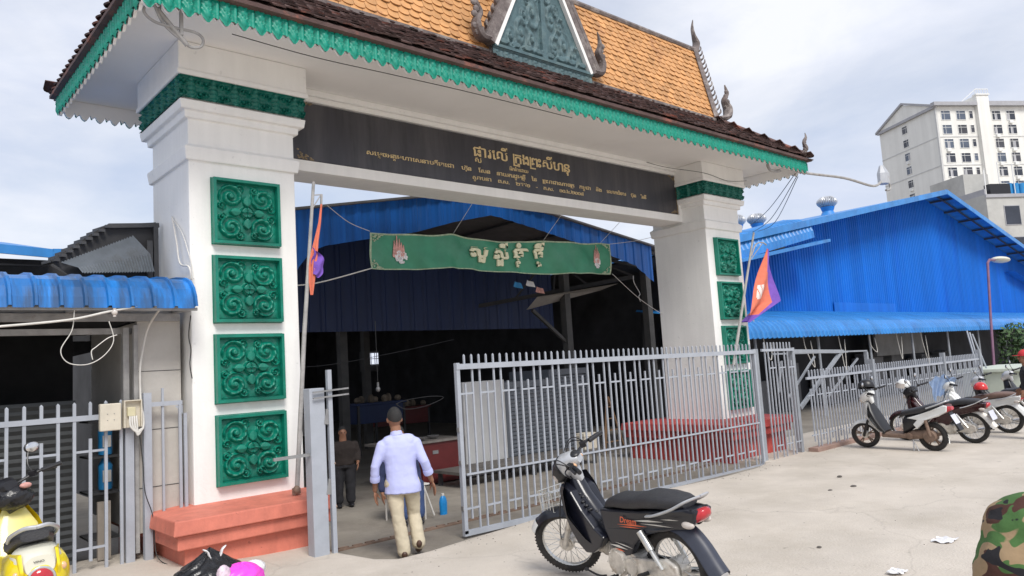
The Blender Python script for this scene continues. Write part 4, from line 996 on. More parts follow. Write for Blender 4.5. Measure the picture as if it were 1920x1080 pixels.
m = MB(); m.add([hp_(-.4, -.3, HH), hp_(-.4, 19.3, HH), hp_(-.4, 9.5, HH + 3.6), hp_(9.9, -.3, HH), hp_(9.9, 19.3, HH), hp_(9.9, 9.5, HH + 3.6)], [(0, 1, 2), (3, 5, 4), (0, 2, 5, 3), (2, 1, 4, 5), (0, 3, 4, 1)]); m.build('gable_roof', M_hotel, HT)
m = MB(); hbox(m, -.9, 9.88, -1.0, .2, HH - .1, HH + .7); hbox(m, 12.92, 60, -.8, .4, HH - .1, HH + .9)
m.add([hp_(-.8, -.5, HH + .2), hp_(-.8, 9.5, HH + 4.2), hp_(0, 9.5, HH + 4.2), hp_(0, -.5, HH + .2), hp_(-.8, -.5, HH - .3), hp_(-.8, 9.5, HH + 3.7), hp_(0, 9.5, HH + 3.7), hp_(0, -.5, HH - .3)], [(0, 1, 2, 3), (4, 7, 6, 5), (0, 4, 5, 1), (1, 5, 6, 2), (2, 6, 7, 3), (3, 7, 4, 0)])
m.add([hp_(-.8, 19.5, HH + .2), hp_(-.8, 9.5, HH + 4.2), hp_(0, 9.5, HH + 4.2), hp_(0, 19.5, HH + .2), hp_(-.8, 19.5, HH - .3), hp_(-.8, 9.5, HH + 3.7), hp_(0, 9.5, HH + 3.7), hp_(0, 19.5, HH - .3)], [(0, 3, 2, 1), (4, 5, 6, 7), (0, 1, 5, 4), (1, 2, 6, 5), (2, 3, 7, 6), (3, 0, 4, 7)])
hbox(m, -.6, .0, -.2, 19.2, HH - .5, HH + .1)
m.build('eaves', M_hroof, HT)
m = MB(); hbox(m, 9.7, 13.1, -1.1, .1, HH + 2.2, HH + 2.5)
for k in range(6): m.bar(hp_(9.8 + k * .64, -.8, HH + 2.5), hp_(9.8 + k * .64, -.8, HH + 3.6), .10)
m.bar(hp_(6.3, -.6, HH + .8), hp_(9.8, -.8, HH + 3.5), .12); m.bar(hp_(9.8, -.8, HH + 3.6), hp_(13.0, -.8, HH + 3.6), .14); m.build('roof_railing', M_hotelw, HT)
band = MB()
for k in range(17):
    z = HH - 7.05 - k * FL * 2
    if z < 3: break
    hbox(band, -.08, 9.88, -.08, 0, z, z + .22); hbox(band, -.08, 0, 0, 19, z, z + .22); hbox(band, 12.92, 60, .17, .25, z, z + .22)
hbox(band, -.1, .3, -.1, .3, 0, HH); band.build('floor_band', mat('pale_grey_band', (.55, .55, .54), .8, .1, 1), HT)
WG = random.Random(11); PANES = [M_glass, mat('blue_grey_pane', (.09, .11, .15), .15, .3, .4), mat('dim_pane', (.06, .06, .07), .2, .3, .4)]
def hwin(a, z, w, h, side=False):
    fr = MB(); gl_ = MB(); g = .10
    def bx(mm, a0, a1, d0, d1, z0, z1):
        if side: hbox(mm, d0, d1, a0, a1, z0, z1)
        elif a > 13: hbox(mm, a0, a1, d0 + .25, d1 + .25, z0, z1)
        else: hbox(mm, a0, a1, d0, d1, z0, z1)
    bx(fr, a - g, a + w + g, -.10, .0, z - g, z); bx(fr, a - g, a + w + g, -.10, .0, z + h, z + h + g); bx(fr, a - g, a, -.10, 0, z, z + h); bx(fr, a + w, a + w + g, -.10, 0, z, z + h)
    if w > 1.4: bx(fr, a + w * .34 - .03, a + w * .34 + .03, -.05, 0, z, z + h)
    bx(fr, a, a + w, -.05, 0, z + h * .72, z + h * .76)
    f = fr.build('window', M_hotelw, HT); 
    bx(gl_, a, a + w, -.03, 0, z, z + h); gl_.build('pane', WG.choice(PANES), f)
    if w > 1.5 and WG.random() < .35:
        ac = MB(); bx(ac, a + .3, a + 1.2, -.45, 0, z - .85, z - .2); ac.build('air_conditioner', M_hotelw, HT)
    if w > 1.5 and WG.random() < .5:
        cu = MB(); k0 = WG.random() * .5; bx(cu, a + w * k0, a + w * (k0 + .3), -.04, -.03, z, z + h * .72); cu.build('curtain', M_hroof, f)
cols = [(1.3, 2.2, 2.0), (5.1, 2.2, 2.0), (8.5, .85, 1.6), (14.6, 2.2, 2.0), (18.4, 2.2, 2.0)]
for fl in range(9):
    z = HH - 3.1 - fl * FL
    for ci, (a, w, h) in enumerate([(1.3, 2.2, 2.0), (5.1, 2.2, 2.0), (8.3, .85, 1.6), (14.3, 2.1, 2.0), (18.0, 2.1, 2.0)]):
        if fl > 6 and ci > 2: continue
        hwin(a, z + (.3 if w < 1 else 0), w, h)
    hwin(6.3 + 3.0, z + .1, 1.7, 1.7, side=True)
# nearer grey unfinished building
GB_ = thing('grey_concrete_building', 'low grey unfinished concrete building in front of the hotel block', 'building', (97, 22, 0))
gx, gy = hx, hy; GP = Vector((99.0, 19.9, 2.9))
def gbox(m, a0, a1, d0, d1, z0, z1):
    q = lambda a, d, z: GP + gx * a + gy * d + Vector((0, 0, z))
    m.add([q(a0, d0, z0), q(a1, d0, z0), q(a1, d1, z0), q(a0, d1, z0), q(a0, d0, z1), q(a1, d0, z1), q(a1, d1, z1), q(a0, d1, z1)], [(0, 3, 2, 1), (4, 5, 6, 7), (0, 1, 5, 4), (1, 2, 6, 5), (2, 3, 7, 6), (3, 0, 4, 7)])
M_gcon = mat('raw_concrete_block', (.46, .455, .43), .9, .12, .5, .1, col2=(.34, .33, .31), mixpos=(.5, .75))
m = MB(); gbox(m, 0, 20, 0, 14, -3, 15.9); m.build('wall', M_gcon, GB_)
m = MB(); gbox(m, -.1, 20, -.15, 0, 15.5, 15.9); gbox(m, -.1, 20, -.1, 0, 9.2, 9.6); gbox(m, 0, .2, .1, 13.8, 15.9, 16.6); gbox(m, 4.2, 7.2, 2.5, 3.0, 17.3, 17.5); m.build('floor_band', M_hroof, GB_)
for a, z, w, h in ((2.3, 12.2, 2.0, 2.2), (5.3, 12.2, 1.1, 2.2), (2.8, 8.6, 1.9, 2.0), (5.8, 8.6, 1.1, 2.0), (9, 12.2, 1.6, 2.2)):
    m = MB(); gbox(m, a - .1, a + w + .1, -.06, 0, z - .1, z + h + .1); f = m.build('window', M_hroof, GB_); m = MB(); gbox(m, a, a + w, -.09, -.06, z, z + h); m.build('pane', M_glass, f)
m = MB()
for k in range(7): q = GP + gx * (.3 + k * 1.0) + gy * (.2 + (k % 2)); m.tube([q + Vector((0, 0, 15.5)), q + Vector((0, 0, 18.9 + .5 * (k % 3)))], .06, 6)
m.build('rebar', M_hotelw, GB_)
m = MB(); gbox(m, .8, 3.6, .1, 1.0, 15.95, 17.2); m.build('dark_bay', M_black, GB_)
m = MB(); q = GP + gx * 4.6 + gy * .6 + Vector((0, 0, 16))
for k in range(3): m.cyl(GP + gx * (3.9 + k * .9) + gy * .7 + Vector((0, 0, 15.95)), GP + gx * (3.9 + k * .9) + gy * .7 + Vector((0, 0, 17.3)), .42, 16)
m.build('water_tank', M_tank, GB_, smooth=True)
m = MB(); gbox(m, 6.6, 7.6, -.5, 0, 13.8, 14.5); m.build('air_conditioner', M_hotelw, GB_)
# upper box (stair head) behind
SH = thing('concrete_stair_head', 'small pale concrete box on the roof of the grey building', 'roof structure', (100.5, 21, 18.8))
m = MB(); gbox(m, .1, 3.6, 3.2, 9, 15.9, 19.2); m.build('wall', M_gcon, SH)

# street lamp at right
ST = thing('street_lamp', 'thin purple-red street lamp post in front of the blue wall', 'street lamp', (30.6, 1.5, -.2))
m = MB(); m.tube([(30.5, 1.5, -.2), (31.0, 1.5, 2.5), (31.5, 1.5, 4.7), (31.8, 1.5, 4.85), (32.4, 1.5, 4.86)], .05, 8); m.build('pole', mat('pole_mauve', (.20, .10, .16), .5, .2, 5), ST, smooth=True)
m = MB(); m.ball((33.2, 1.5, 4.92), (.8, .3, .13), 16, 8); m.build('lamp_head', mat('lamp_cream', (.62, .60, .50), .5, .1, 5), ST, smooth=True)

# ================================================================== FENCES AND GATE
def bar_fence(mb, x0, x1, y, zt, zb, sp, period_start=0, w=.020, rail=.045, mid=None, spike=.13, bottom=True, slope=0., slope_b=0.):
    """vertical bar run along x with the long-long-short pattern"""
    n = int(round((x1 - x0) / sp)); Z = lambda x, z: z + slope * (x - x0) / (x1 - x0)
    ZB = lambda x, z: z + slope_b * (x - x0) / (x1 - x0)
    for i in range(1, n):
        x = x0 + (x1 - x0) * i / n; k = (i + period_start) % 3
        mb.bar((x, y, Z(x, zt) - (0 if k != 1 else .02)), (x, y, Z(x, zt + spike)), w); mb.add([(x - w / 2, y - w / 2, Z(x, zt + spike)), (x + w / 2, y - w / 2, Z(x, zt + spike)), (x + w / 2, y + w / 2, Z(x, zt + spike)), (x - w / 2, y + w / 2, Z(x, zt + spike)), (x, y, Z(x, zt + spike + .018))], [(0, 1, 4), (1, 2, 4), (2, 3, 4), (3, 0, 4)])
        if k == 1:
            mb.bar((x, y, Z(x, zt - .20)), (x, y, ZB(x, zb + (.12 if bottom else 0))), w)
            a, b_ = x - (x1 - x0) / n + w / 2, x + (x1 - x0) / n - w / 2
            mb.bar((a, y - .001, Z(x, zt - .32)), (b_, y - .001, Z(x, zt - .32)), .016, .022)
            if bottom: mb.bar((a, y - .001, ZB(x, zb + .24)), (b_, y - .001, ZB(x, zb + .24)), .016, .022)
        else: mb.bar((x, y, Z(x, zt)), (x, y, ZB(x, zb)), w)
    mb.bar((x0, y - .004, Z(x0, zt)), (x1, y - .004, Z(x1, zt)), .032, rail)
    if mid is not None: mb.bar((x0 + .05, y - .014, mid[0]), (x1 - .05, y - .014, mid[1]), .022, .022)

GT = thing('sliding_gate', 'grey steel bar sliding gate leaf standing half open across the entrance', 'gate', (6, -1.05, -.2))
m = MB(); bar_fence(m, 2.70, 9.22, -1.05, 1.755, -.13, .1124, 0, mid=(.50, .50), slope=-.035, slope_b=-.07); m.build('bars', M_gate, GT)
m = MB(); m.bar((2.70, -1.05, -.165), (2.70, -1.05, 1.80), .05, .05); m.bar((9.22, -1.05, -.24), (9.22, -1.05, 1.77), .05, .05)
m.bar((2.675, -1.05, -.16), (9.245, -1.05, -.235), .05, .06); m.bar((2.675, -1.058, 1.755), (9.245, -1.058, 1.722), .05, .065)
m.build('gate_frame', M_gate, GT)
m = MB()
for z in (.1, .62, 1.0): m.box(2.665, 2.675, -1.075, -1.03, z, z + .05)
m.build('latch_plate', M_steel, GT)
# guide posts and track frame right of the gate
GF = thing('gate_support_frame', 'grey steel guide posts and braced overhead rail at the far end of the sliding gate', 'gate frame', (10, -1.0, -.2))
m = MB(); m.tube([(9.40, -.97, -.22), (9.40, -.97, 1.77)], .058, 16); m.build('round_post', M_gate2, GF, smooth=True)
m = MB(); m.bar((10.62, -1.0, -.22), (10.62, -1.0, 1.76), .09, .09); m.bar((13.8, -1.0, 1.58), (13.8, -1.0, .9), .07); m.bar((10.62, -1.0, 1.69), (12.7, -1.0, 1.62), .07, .07); m.bar((12.6, -1.0, 1.62), (13.85, -1.0, 1.60), .03, .03)
m.bar((12.62, -1.0, 1.60), (10.75, -1.0, .62), .05, .07); m.bar((12.3, -.6, 1.55), (11.1, -.6, .8), .035); m.bar((13.6, -.9, 1.45), (12.7, -.6, .7), .035); m.bar((11.3, -.4, 1.5), (11.1, -.4, .9), .035)
m.bar((10.62, -.6, 1.66), (13.8, -.6, 1.6), .03)
m.build('braced_rail', M_gate2, GF)
m = MB(); bar_fence(m, 9.46, 10.58, -1.06, 1.74, -.20, .112, 1, slope=-.02); m.build('bars', M_gate, GF)
# fence run to the right
FR = thing('bar_fence', 'grey steel bar fence on a low brick-red kerb beyond the parked motorbikes', 'fence', (15, -1.2, -.2))
m = MB(); bar_fence(m, 10.7, 20.2, -1.2, 1.17, -.12, .118, 0, w=.022, spike=.14); m.build('bars', M_gate, FR)
for x in (13.55, 17.6, 20.2): m = MB(); m.bar((x, -1.2, -.2), (x, -1.2, 1.42), .10, .10); m.build('post', M_gate2, FR)
m = MB(); m.box(10.7, 20.3, -1.30, -1.10, -.4, -.10); m.build('kerb', mat('dusty_brick_kerb', (.30, .20, .165), .85, .2, 4, .3), FR, bevel=.01)

# gate post pair on the left (in front of coral plinth)
GP2 = thing('gate_post', 'grey steel box post with a taller slim latch bar beside the coral plinth', 'gate post', (.95, -1.05, -.05))
m = MB(); m.bar((.88, -1.02, -.12), (.88, -1.02, 1.62), .165, .14); m.build('box_post', M_gate, GP2, bevel=.006)
m = MB(); m.bar((1.02, -1.08, -.15), (1.02, -1.08, 1.80), .045, .045); m.build('latch_bar', M_gate, GP2)
m = MB()
for z in (1.52, 1.58): m.bar((.82, -1.12, z), (1.22, -1.12, z + .02), .016)
m.build('latch_hook', M_steel, GP2)
m = MB(); m.bar((.42, -1.05, .96), (.80, -1.05, .965), .03); m.build('stay_bar', M_steel, GP2)
for z in (1.25, .55): m = MB(); m.bar((.97, -1.07, z), (1.0, -1.07, z + .15), .05); m.build('hinge', M_steel, GP2)
m = MB(); m.ball((1.045, -1.09, .85), .016, 8, 6); m.ball((1.045, -1.09, .42), .016, 8, 6); m.build('bolt', M_brown, GP2, smooth=True)

# left fence
LF = thing('shop_fence', 'grey steel bar fence in front of the dark left shop', 'fence', (-1, .13, 0))
m = MB(); bar_fence(m, -3.1, -.50, .12, 1.475, .0, .134, 0, w=.028, rail=.05, spike=.14); m.build('bars', M_gate, LF)
for q in ((-.56, .14, 1.50, .08), (-.40, .10, 1.68, .075)): m = MB(); m.bar((q[0], q[1], .0), (q[0], q[1], q[2]), q[3], .07); m.build('post', M_gate, LF)
LG = thing('narrow_fence_panel', 'narrow grey bar panel filling the gap beside the nearer gateway column', 'fence', (-.2, .12, .4))
m = MB(); m.bar((-.37, .08, 1.56), (-.06, .08, 1.56), .025, .045); m.bar((-.25, .09, .38), (-.25, .09, 1.72), .022); m.bar((-.09, .06, .36), (-.09, .06, 1.54), .028); m.bar((-.045, .04, .36), (-.045, .04, 1.45), .03); m.build('bars', M_gate, LG)
m = MB(); m.add([(-.14, .06, 1.53), (-.06, .06, 1.53), (-.06, .06, 1.44)], [(0, 1, 2)]); m.build('corner_gusset', M_gate, LG)

# ================================================================== LEFT SHOP
LS = thing('corner_shop', 'left corner shop with cement wall and dark open front', 'shop', (-1.5, .5, 0))
m = MB(); m.box(-.455, -.03, .20, .26, .28, 2.42); m.box(-.44, -.03, .26, 2.2, .28, 2.42); m.build('cement_wall', M_cement, LS)
m = MB()
for z in (.72, 1.30, 1.9): m.box(-.456, -.03, .196, .20, z, z + .006)
m.build('wall_joint', M_dark, LS)
m = MB(); m.box(-5, -.46, .30, .36, 2.30, 2.36); m.box(-5, -.04, .16, .2, 2.42, 2.50); m.box(-.50, -.46, .16, .22, .1, 2.38); m.box(-.585, -.53, .22, .30, .1, 2.36); m.build('door_frame', M_pole, LS)
m = MB(); m.box(-5, -.6, 2.4, 2.45, -.1, 2.5); m.box(-5.1, -5, .3, 2.45, -.1, 2.5); m.box(-5, -.45, .3, 2.45, 2.44, 2.5); m.build('back_wall', mat('shaded_shop_wall', (.022, .022, .024), .9, .5, 2), LS)  # dimness of the shop interior put into the wall colour
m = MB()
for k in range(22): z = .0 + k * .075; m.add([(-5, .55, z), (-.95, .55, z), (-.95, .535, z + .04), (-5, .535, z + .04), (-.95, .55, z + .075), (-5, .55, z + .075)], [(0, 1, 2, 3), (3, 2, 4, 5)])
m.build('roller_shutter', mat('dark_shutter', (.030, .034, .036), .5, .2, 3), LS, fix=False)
for z_ in (.2, .66, 1.03, 1.40): m = MB(); m.box(-.80, -.5, .7, 1.1, z_, z_ + .02); m.build('shelf', M_darksteel, LS)
for k, z in enumerate((.70, 1.06)):
    t = thing('water_jug', ['lower blue water jug on the shelf behind the shop fence', 'upper blue water jug on the shelf behind the shop fence'][k], 'water jug', (-.62, .8, z))
    m = MB(); m.ells([(-.62, .8, z, .065, .065), (-.62, .8, z + .05, .07, .07), (-.62, .8, z + .15, .065, .065), (-.62, .8, z + .25, .07, .07), (-.62, .8, z + .30, .04, .04), (-.62, .8, z + .33, .03, .03)], 18); m.build('body', M_tank, t, smooth=True)
    m = MB(); m.box(-.66, -.58, .725, .735, z + .08, z + .2); m.build('paper_band', M_cable, t)
m = MB(); m.box(-.78, -.66, .42, .46, .05, .62); o = m.build('plank', mat('grey_plank', (.30, .26, .22), .8, .2, 5)); tag(o, 'short grey plank standing upright behind the shop fence', 'plank')
# curved awning
AW = thing('curved_awning', 'weathered bright blue curved sheet awning over the left shop', 'awning', (-1.5, -.2, 2.6))
m = MB(); rows = []; w = .20; n = 30; x1 = -.0
prof = [(.75, 2.91), (.25, 2.88), (-.02, 2.84), (-.16, 2.79), (-.26, 2.71), (-.32, 2.61), (-.345, 2.505)]
for i in range(n):
    for a, h in ((0, 0), (.05, 1), (.17, 1), (.22, 0), (.6, -.08), (.98, 0)):
        X = x1 - (i + a) * w - .02; rows.append([(X, y - .024 * h, z + .020 * h) for y, z in prof])
for r0, r1 in zip(rows, rows[1:]):
    for k in range(len(prof) - 1): m.add([r0[k], r1[k], r1[k + 1], r0[k + 1]], [(0, 1, 2, 3)])
m.build('ribbed_sheet', M_bluev, AW, fix=False)
m = MB(); m.bar((-6, -.30, 2.50), (-.02, -.30, 2.50), .03); m.bar((-6, .22, 2.52), (-.05, .22, 2.52), .05)
for x in (-.1, -1.1, -2.1): m.bar((x, -.3, 2.5), (x, .25, 2.52), .03)
m.build('awning_frame', M_pole, AW)
# roofs behind
LR = thing('blue_lean_to_roof', 'low blue sheet roof edge behind the left awning', 'roof', (-1.3, 2.6, 3.4))
m = MB(); m.add([(-8, 2.5, 3.90), (-.81, 2.5, 3.53), (-.81, 6, 4.2), (-8, 6, 4.6)], [(0, 1, 2, 3)]); m.bar((-8, 2.48, 3.86), (-.80, 2.48, 3.47), .03, .11); m.bar((-.80, 2.48, 3.48), (-.35, 2.48, 3.50), .03, .10); m.build('roof_sheet', M_bluel, LR)
m = MB(); m.box(-8, -.3, 2.9, 3.0, 2.4, 3.45); m.bar((-8, 2.6, 3.33), (-.81, 2.6, 3.33), .02); m.bar((-.81, 2.5, 3.33), (-.6, 2.3, 3.15), .025); m.build('dark_gable', M_dark, LR)
LC = thing('corrugated_screen', 'tilted grey corrugated sheet screen above the left awning, against the column', 'sheet metal screen', (-.4, .9, 3.2))
m = MB(); rows = []
for i in range(26):
    for a, h in ((0, 0), (.25, .5), (.5, 1), (.75, .5)):
        t = (i + a) / 26; up_ = Vector((-.30, .88, 3.44)).lerp(Vector((-1.02, .9, 3.10)), t) ; dn = Vector((-.16, .6, 3.0)).lerp(Vector((-.88, .6, 2.96)), t)
        rows.append([(up_.x, up_.y - .02 * h, up_.z + .02 * h), ((up_.x + dn.x) / 2 + .05, (up_.y + dn.y) / 2 - .02 * h - .05, (up_.z + dn.z) / 2 + .01 * h), (dn.x, dn.y - .02 * h, dn.z + .012 * h)])
for r0, r1 in zip(rows, rows[1:]):
    for k in range(2): m.add([r0[k], r1[k], r1[k + 1], r0[k + 1]], [(0, 1, 2, 3)])
m.build('corrugated_sheet', M_corr, LC, smooth=True, fix=False)
m = MB(); m.prism([(-1.10, 3.14), (-.57, 3.57), (-.04, 3.64), (-.06, 2.95), (-.85, 2.93)], lambda a, c, t: (a, t, c), .95, .97); m.build('dark_backing', M_dark, LC)
m = MB(); m.bar((-.02, .92, 3.60), (-.55, .92, 3.55), .06, .05); m.bar((-.06, .9, 2.95), (-.06, .9, 3.58), .05); m.bar((-.14, .85, 2.95), (-.14, .85, 3.4), .06, .03)
for k in range(9): t = k / 8; m.bar((-.55 - .5 * t, .88, 3.54 - .40 * t), (-.55 - .5 * t - .05, 1.3, 3.56 - .4 * t), .05, .03)
m.build('frame', M_darksteel, LC)

# electrical boxes, cables
EB = thing('white_meter_box', 'white electrical box fixed on the left fence', 'electrical box', (-.76, .05, 1.45))
m = MB(); m.box(-.845, -.655, .02, .09, 1.335, 1.60); m.build('box', M_box, EB, bevel=.01)
m = MB()
for x in (-.78, -.72): 
    for z in (1.44, 1.5): m.ball((x, .018, z), .005, 6, 4)
m.build('screw', M_steel, EB)
EC = thing('open_socket_box', 'open yellowish socket box with dangling cables beside the white electrical box', 'electrical box', (-.55, .05, 1.45))
m = MB(); m.box(-.635, -.47, .05, .09, 1.35, 1.62); m.box(-.635, -.625, -.0, .05, 1.35, 1.62); m.box(-.48, -.47, -.0, .05, 1.35, 1.62); m.box(-.625, -.48, -.0, .05, 1.61, 1.62); m.build('box', M_box, EC)
m = MB(); m.box(-.60, -.525, .02, .05, 1.46, 1.55); m.build('socket', mat('cream_socket', (.60, .55, .36), .4, .1, 5), EC, bevel=.006)
m = MB()
for k in range(4): m.tube(curve_pts([(-.58 + .02 * k, .02, 1.46), (-.58 + .02 * k, -.01, 1.36), (-.52, -.02, 1.30 - .01 * k), (-.46, .0, 1.34)], 5), .009, 6)
m.build('cable', M_cable, EC, smooth=True)
wire('white_conduit', [(-.37, -.25, 2.50), (-.39, .05, 2.35), (-.43, .12, 2.1), (-.455, .12, 1.9), (-.455, .10, 1.6), (-.445, .06, 1.45), (-.46, .02, 1.34), (-.52, .0, 1.31)], .012, M_cable, 'white cable running down the post from the awning to the socket box', 'cable')
wire('white_rope', [(-1.8, -.32, 2.33), (-1.2, -.33, 2.39), (-.85, -.33, 2.47), (-.6, -.33, 2.52)], .012, M_cable, 'pale twisted rope slung under the front of the blue awning', 'rope')
wire('hanging_wire', [(-1.13, -.3, 2.50), (-1.15, -.3, 2.30), (-1.24, -.3, 2.12), (-1.18, -.3, 2.0), (-1.02, -.3, 1.98), (-.88, -.3, 2.06), (-.80, -.3, 2.2), (-.84, -.3, 2.38)], .0045, M_cable, 'thin white cord hanging in a big loop under the awning', 'cord')
wire('hanging_wire', [(-.77, -.3, 2.25), (-.85, -.3, 2.22), (-.95, -.3, 2.14), (-.99, -.3, 2.10), (-.98, -.3, 2.02)], .005, M_cable, 'short braided white cord with a knot inside the hanging loop', 'cord')
wire('column_cable', [(0.0, .5, 3.62), (-.02, .3, 3.3), (-.02, .2, 3.05), (.0, -.02, 2.98), (.02, -.03, 2.84)], .010, M_cable, 'white cable along the left edge of the nearer column above the awning', 'cable')
wire('column_cable', [(0.0, .5, 3.60), (.0, .2, 3.40), (.0, .0, 3.15), (.03, -.04, 2.95), (.02, -.10, 2.84)], .006, M_cable, 'thin loose wire drooping beside the column cable', 'wire')
wire('column_cable', [(.0, -.05, 2.46), (-.02, -.04, 2.25), (.0, -.04, 2.1), (-.01, -.03, 1.95), (.01, -.03, 1.8)], .006, M_cableb, 'short dark wire hanging on the left edge of the nearer column under the awning', 'wire')
wire('fence_cable', [(-.50, .0, 1.32), (-.47, .0, 1.0), (-.45, .0, .7), (-.38, .0, .45), (-.38, -.1, .1), (-.33, -.3, .02)], .005, M_cableb, 'thin dark wire trailing down the fence post to the ground', 'wire')
IN = thing('ceramic_insulator', 'clear knob insulator on the rope under the blue awning', 'insulator', (-.80, -.34, 2.46))
m = MB(); m.ball((-.80, -.34, 2.46), (.028, .028, .03)); m.cyl((-.80, -.34, 2.42), (-.80, -.34, 2.50), .015); m.build('knob', M_clear, IN, smooth=True)

# ================================================================== flag poles, flags, lamp arms
P1 = thing('flag_pole', 'leaning grey pole with a furled flag in front of the nearer column', 'flag pole', (.98, -.4, .5))
m = MB(); m.tube([(.975, -.36, .50), (1.12, -.36, 2.2), (1.30, -.36, 3.98)], [.026, .024, .018], 10); m.build('pole', M_pole, P1, smooth=True)
m = MB(); m.bar((1.29, -.37, 3.82), (1.40, -.37, 3.84), .012); m.bar((1.28, -.37, 3.68), (1.38, -.37, 3.83), .010); m.bar((1.39, -.37, 3.83), (1.38, -.37, 3.70), .02); m.build('bracket', M_pole, P1)
m = MB(); m.ball((.965, -.38, .54), (.04, .04, .05)); m.cyl((.97, -.36, .50), (.97, -.36, .56), .045); m.build('foot', M_brown, P1, smooth=True)
F1 = MB(); secs = []
ctr = [(1.375, -.38, 3.72, .008, .01), (1.345, -.38, 3.5, .012, .012), (1.30, -.38, 3.3, .020, .02), (1.26, -.40, 3.1, .034, .03), (1.24, -.40, 2.98, .034, .035), (1.22, -.38, 2.8, .026, .02), (1.215, -.38, 2.66, .012, .01)]
def furl(u, v):
    z = 3.72 - 1.06 * v; c = np.interp(z, [q[2] for q in ctr][::-1], [q[0] for q in ctr][::-1]); w = np.interp(z, [q[2] for q in ctr][::-1], [q[3] for q in ctr][::-1])
    a = u * 2 * pi; k = 1 + .45 * sin(a * 5 + z * 6); return (c + w * k * cos(a), -.385 + w * .7 * k * sin(a), z)
F1.grid(furl, 40, 30); o = F1.build('furled_flag', M_ored, smooth=True, angle=180); tag(o, 'furled orange and purple flag wrapped round the leaning pole by the nearer column', 'flag')
m = MB(); m.grid(lambda u, v: (1.22 + .16 * u * (.35 + .65 * sin(v * pi)) + .02 * sin(v * 9), -.42 - .02 * sin(u * 8 + v * 5), 3.20 - .30 * v - .05 * u), 12, 14); m.build('purple_fold', M_purple, o, smooth=True, angle=180)
P2 = thing('flag_pole', 'leaning grey flag pole beside the farther column', 'flag pole', (9.8, -.3, 1.6))
m = MB(); m.tube([(9.75, -.3, 1.50), (10.35, -.3, 2.85), (10.92, -.3, 4.10)], [.030, .026, .020], 10); m.build('pole', M_pole, P2, smooth=True)
m = MB(); m.tube(curve_pts([(10.75, -.3, 3.62), (10.95, -.3, 3.86), (11.2, -.3, 3.92), (11.36, -.3, 3.88)], 5), .014, 6); m.bar((10.72, -.3, 3.55), (11.2, -.3, 3.9), .012); m.build('bracket', M_pole, P2, smooth=True)
def flagf(u, v):
    # u 0..1 from pole edge to fly, v top to bottom
    tx, tz = 11.32, 3.80
    p0 = Vector((tx, 0, tz)).lerp(Vector((10.18, 0, 2.32)), v)   # hoist edge falls along the pole
    p1 = Vector((tx + .02, 0, tz - .02)).lerp(Vector((11.50, 0, 2.72)), min(1, v * 1.25)) if v < .8 else Vector((11.50, 0, 2.72)).lerp(Vector((10.25, 0, 2.28)), (v - .8) / .2)
    p = p0.lerp(p1, u); return (p.x, -.34 + .07 * sin(u * 7 + v * 5) * (.3 + v), p.z)
m = MB(); m.grid(flagf, 34, 40, flip=False)
nu = 34
for k, f in enumerate(m.f):
    i, j = k % nu, k // nu; u, v = (i + .5) / nu, (j + .5) / 40
    m.mi[k] = 1 if (u > .80 - .25 * v * 0 or v > .93 or (v < .35 and u > .45)) else (2 if (.10 < u < .36 and .52 < v < .72 and (i * 7 + j * 3) % 5) else 0)
FL2 = m.build('national_flag', [M_ored, M_purple, M_flagw], smooth=True, angle=180, fix=False); tag(FL2, 'drooping orange and purple flag with a white emblem beside the farther column', 'flag')
A1 = thing('lamp_arm', 'bent grey lamp arm with a floodlight sticking out from the far eave corner', 'lamp', (11.6, -1.1, 5.2))
m = MB(); m.tube(curve_pts([(10.9, -1.0, 5.20), (10.55, -1.0, 5.17), (10.45, -1.0, 5.28), (10.6, -1.0, 5.40), (11.0, -1.0, 5.36), (11.6, -1.1, 5.24), (13.0, -1.3, 5.25), (14.4, -1.3, 5.24), (14.9, -1.3, 5.40)], 6), .028, 8); m.tube(curve_pts([(14.9, -1.3, 5.40), (15.3, -1.3, 5.42), (15.35, -1.3, 5.28), (15.1, -1.3, 5.22)], 5), .025, 8); m.build('arm', M_pole, A1, smooth=True)
m = MB(); m.ells([(15.02, -1.3, 5.36, .16, .12), (15.05, -1.3, 5.6, .17, .13), (15.0, -1.3, 5.78, .06, .05)], 8); m.build('floodlight', M_silver, A1)
A2 = thing('lamp_arm', 'coiled grey metal lamp arm hanging under the near eave corner', 'lamp', (-.5, -1.0, 5.1))
m = MB(); m.tube(curve_pts([(-.62, -1.05, 5.30), (-.52, -1.0, 5.15), (-.34, -.98, 5.03), (-.26, -.98, 4.99), (-.17, -.98, 5.02), (-.15, -.98, 5.10), (-.22, -.98, 5.15), (-.40, -1.0, 5.14), (-.60, -1.02, 5.14), (-.70, -1.03, 5.20), (-.68, -1.03, 5.28), (-.58, -1.03, 5.30)], 6), .014, 8); m.tube([(-.59, -1.02, 5.28), (-.30, -.98, 5.0)], .024, 8); m.bar((-.56, -1.0, 5.22), (-.56, -1.0, 5.44), .03); m.bar((-.36, -1.0, 5.08), (-.36, -1.0, 5.44), .03); m.build('arm', M_pole, A2, smooth=True)
for k, (a, c) in enumerate(((( 11.4, -1.05, 5.2), (17.5, 3.6, 5.5)), ((11.45, -1.05, 5.15), (17.6, 3.6, 5.3)), ((11.5, -1.05, 5.15), (17.9, 3.6, 5.35)))):
    p, q = Vector(a), Vector(c); mid_ = p.lerp(q, .5) + Vector((0, 0, -.12 - .1 * k))
    wire('overhead_wire', [p, mid_, q], .008, M_cableb, '%s of the three thin overhead wires from the far eave to the blue building' % ('topmost', 'middle', 'lowest')[k], 'wire', group='overhead wires at the far eave')
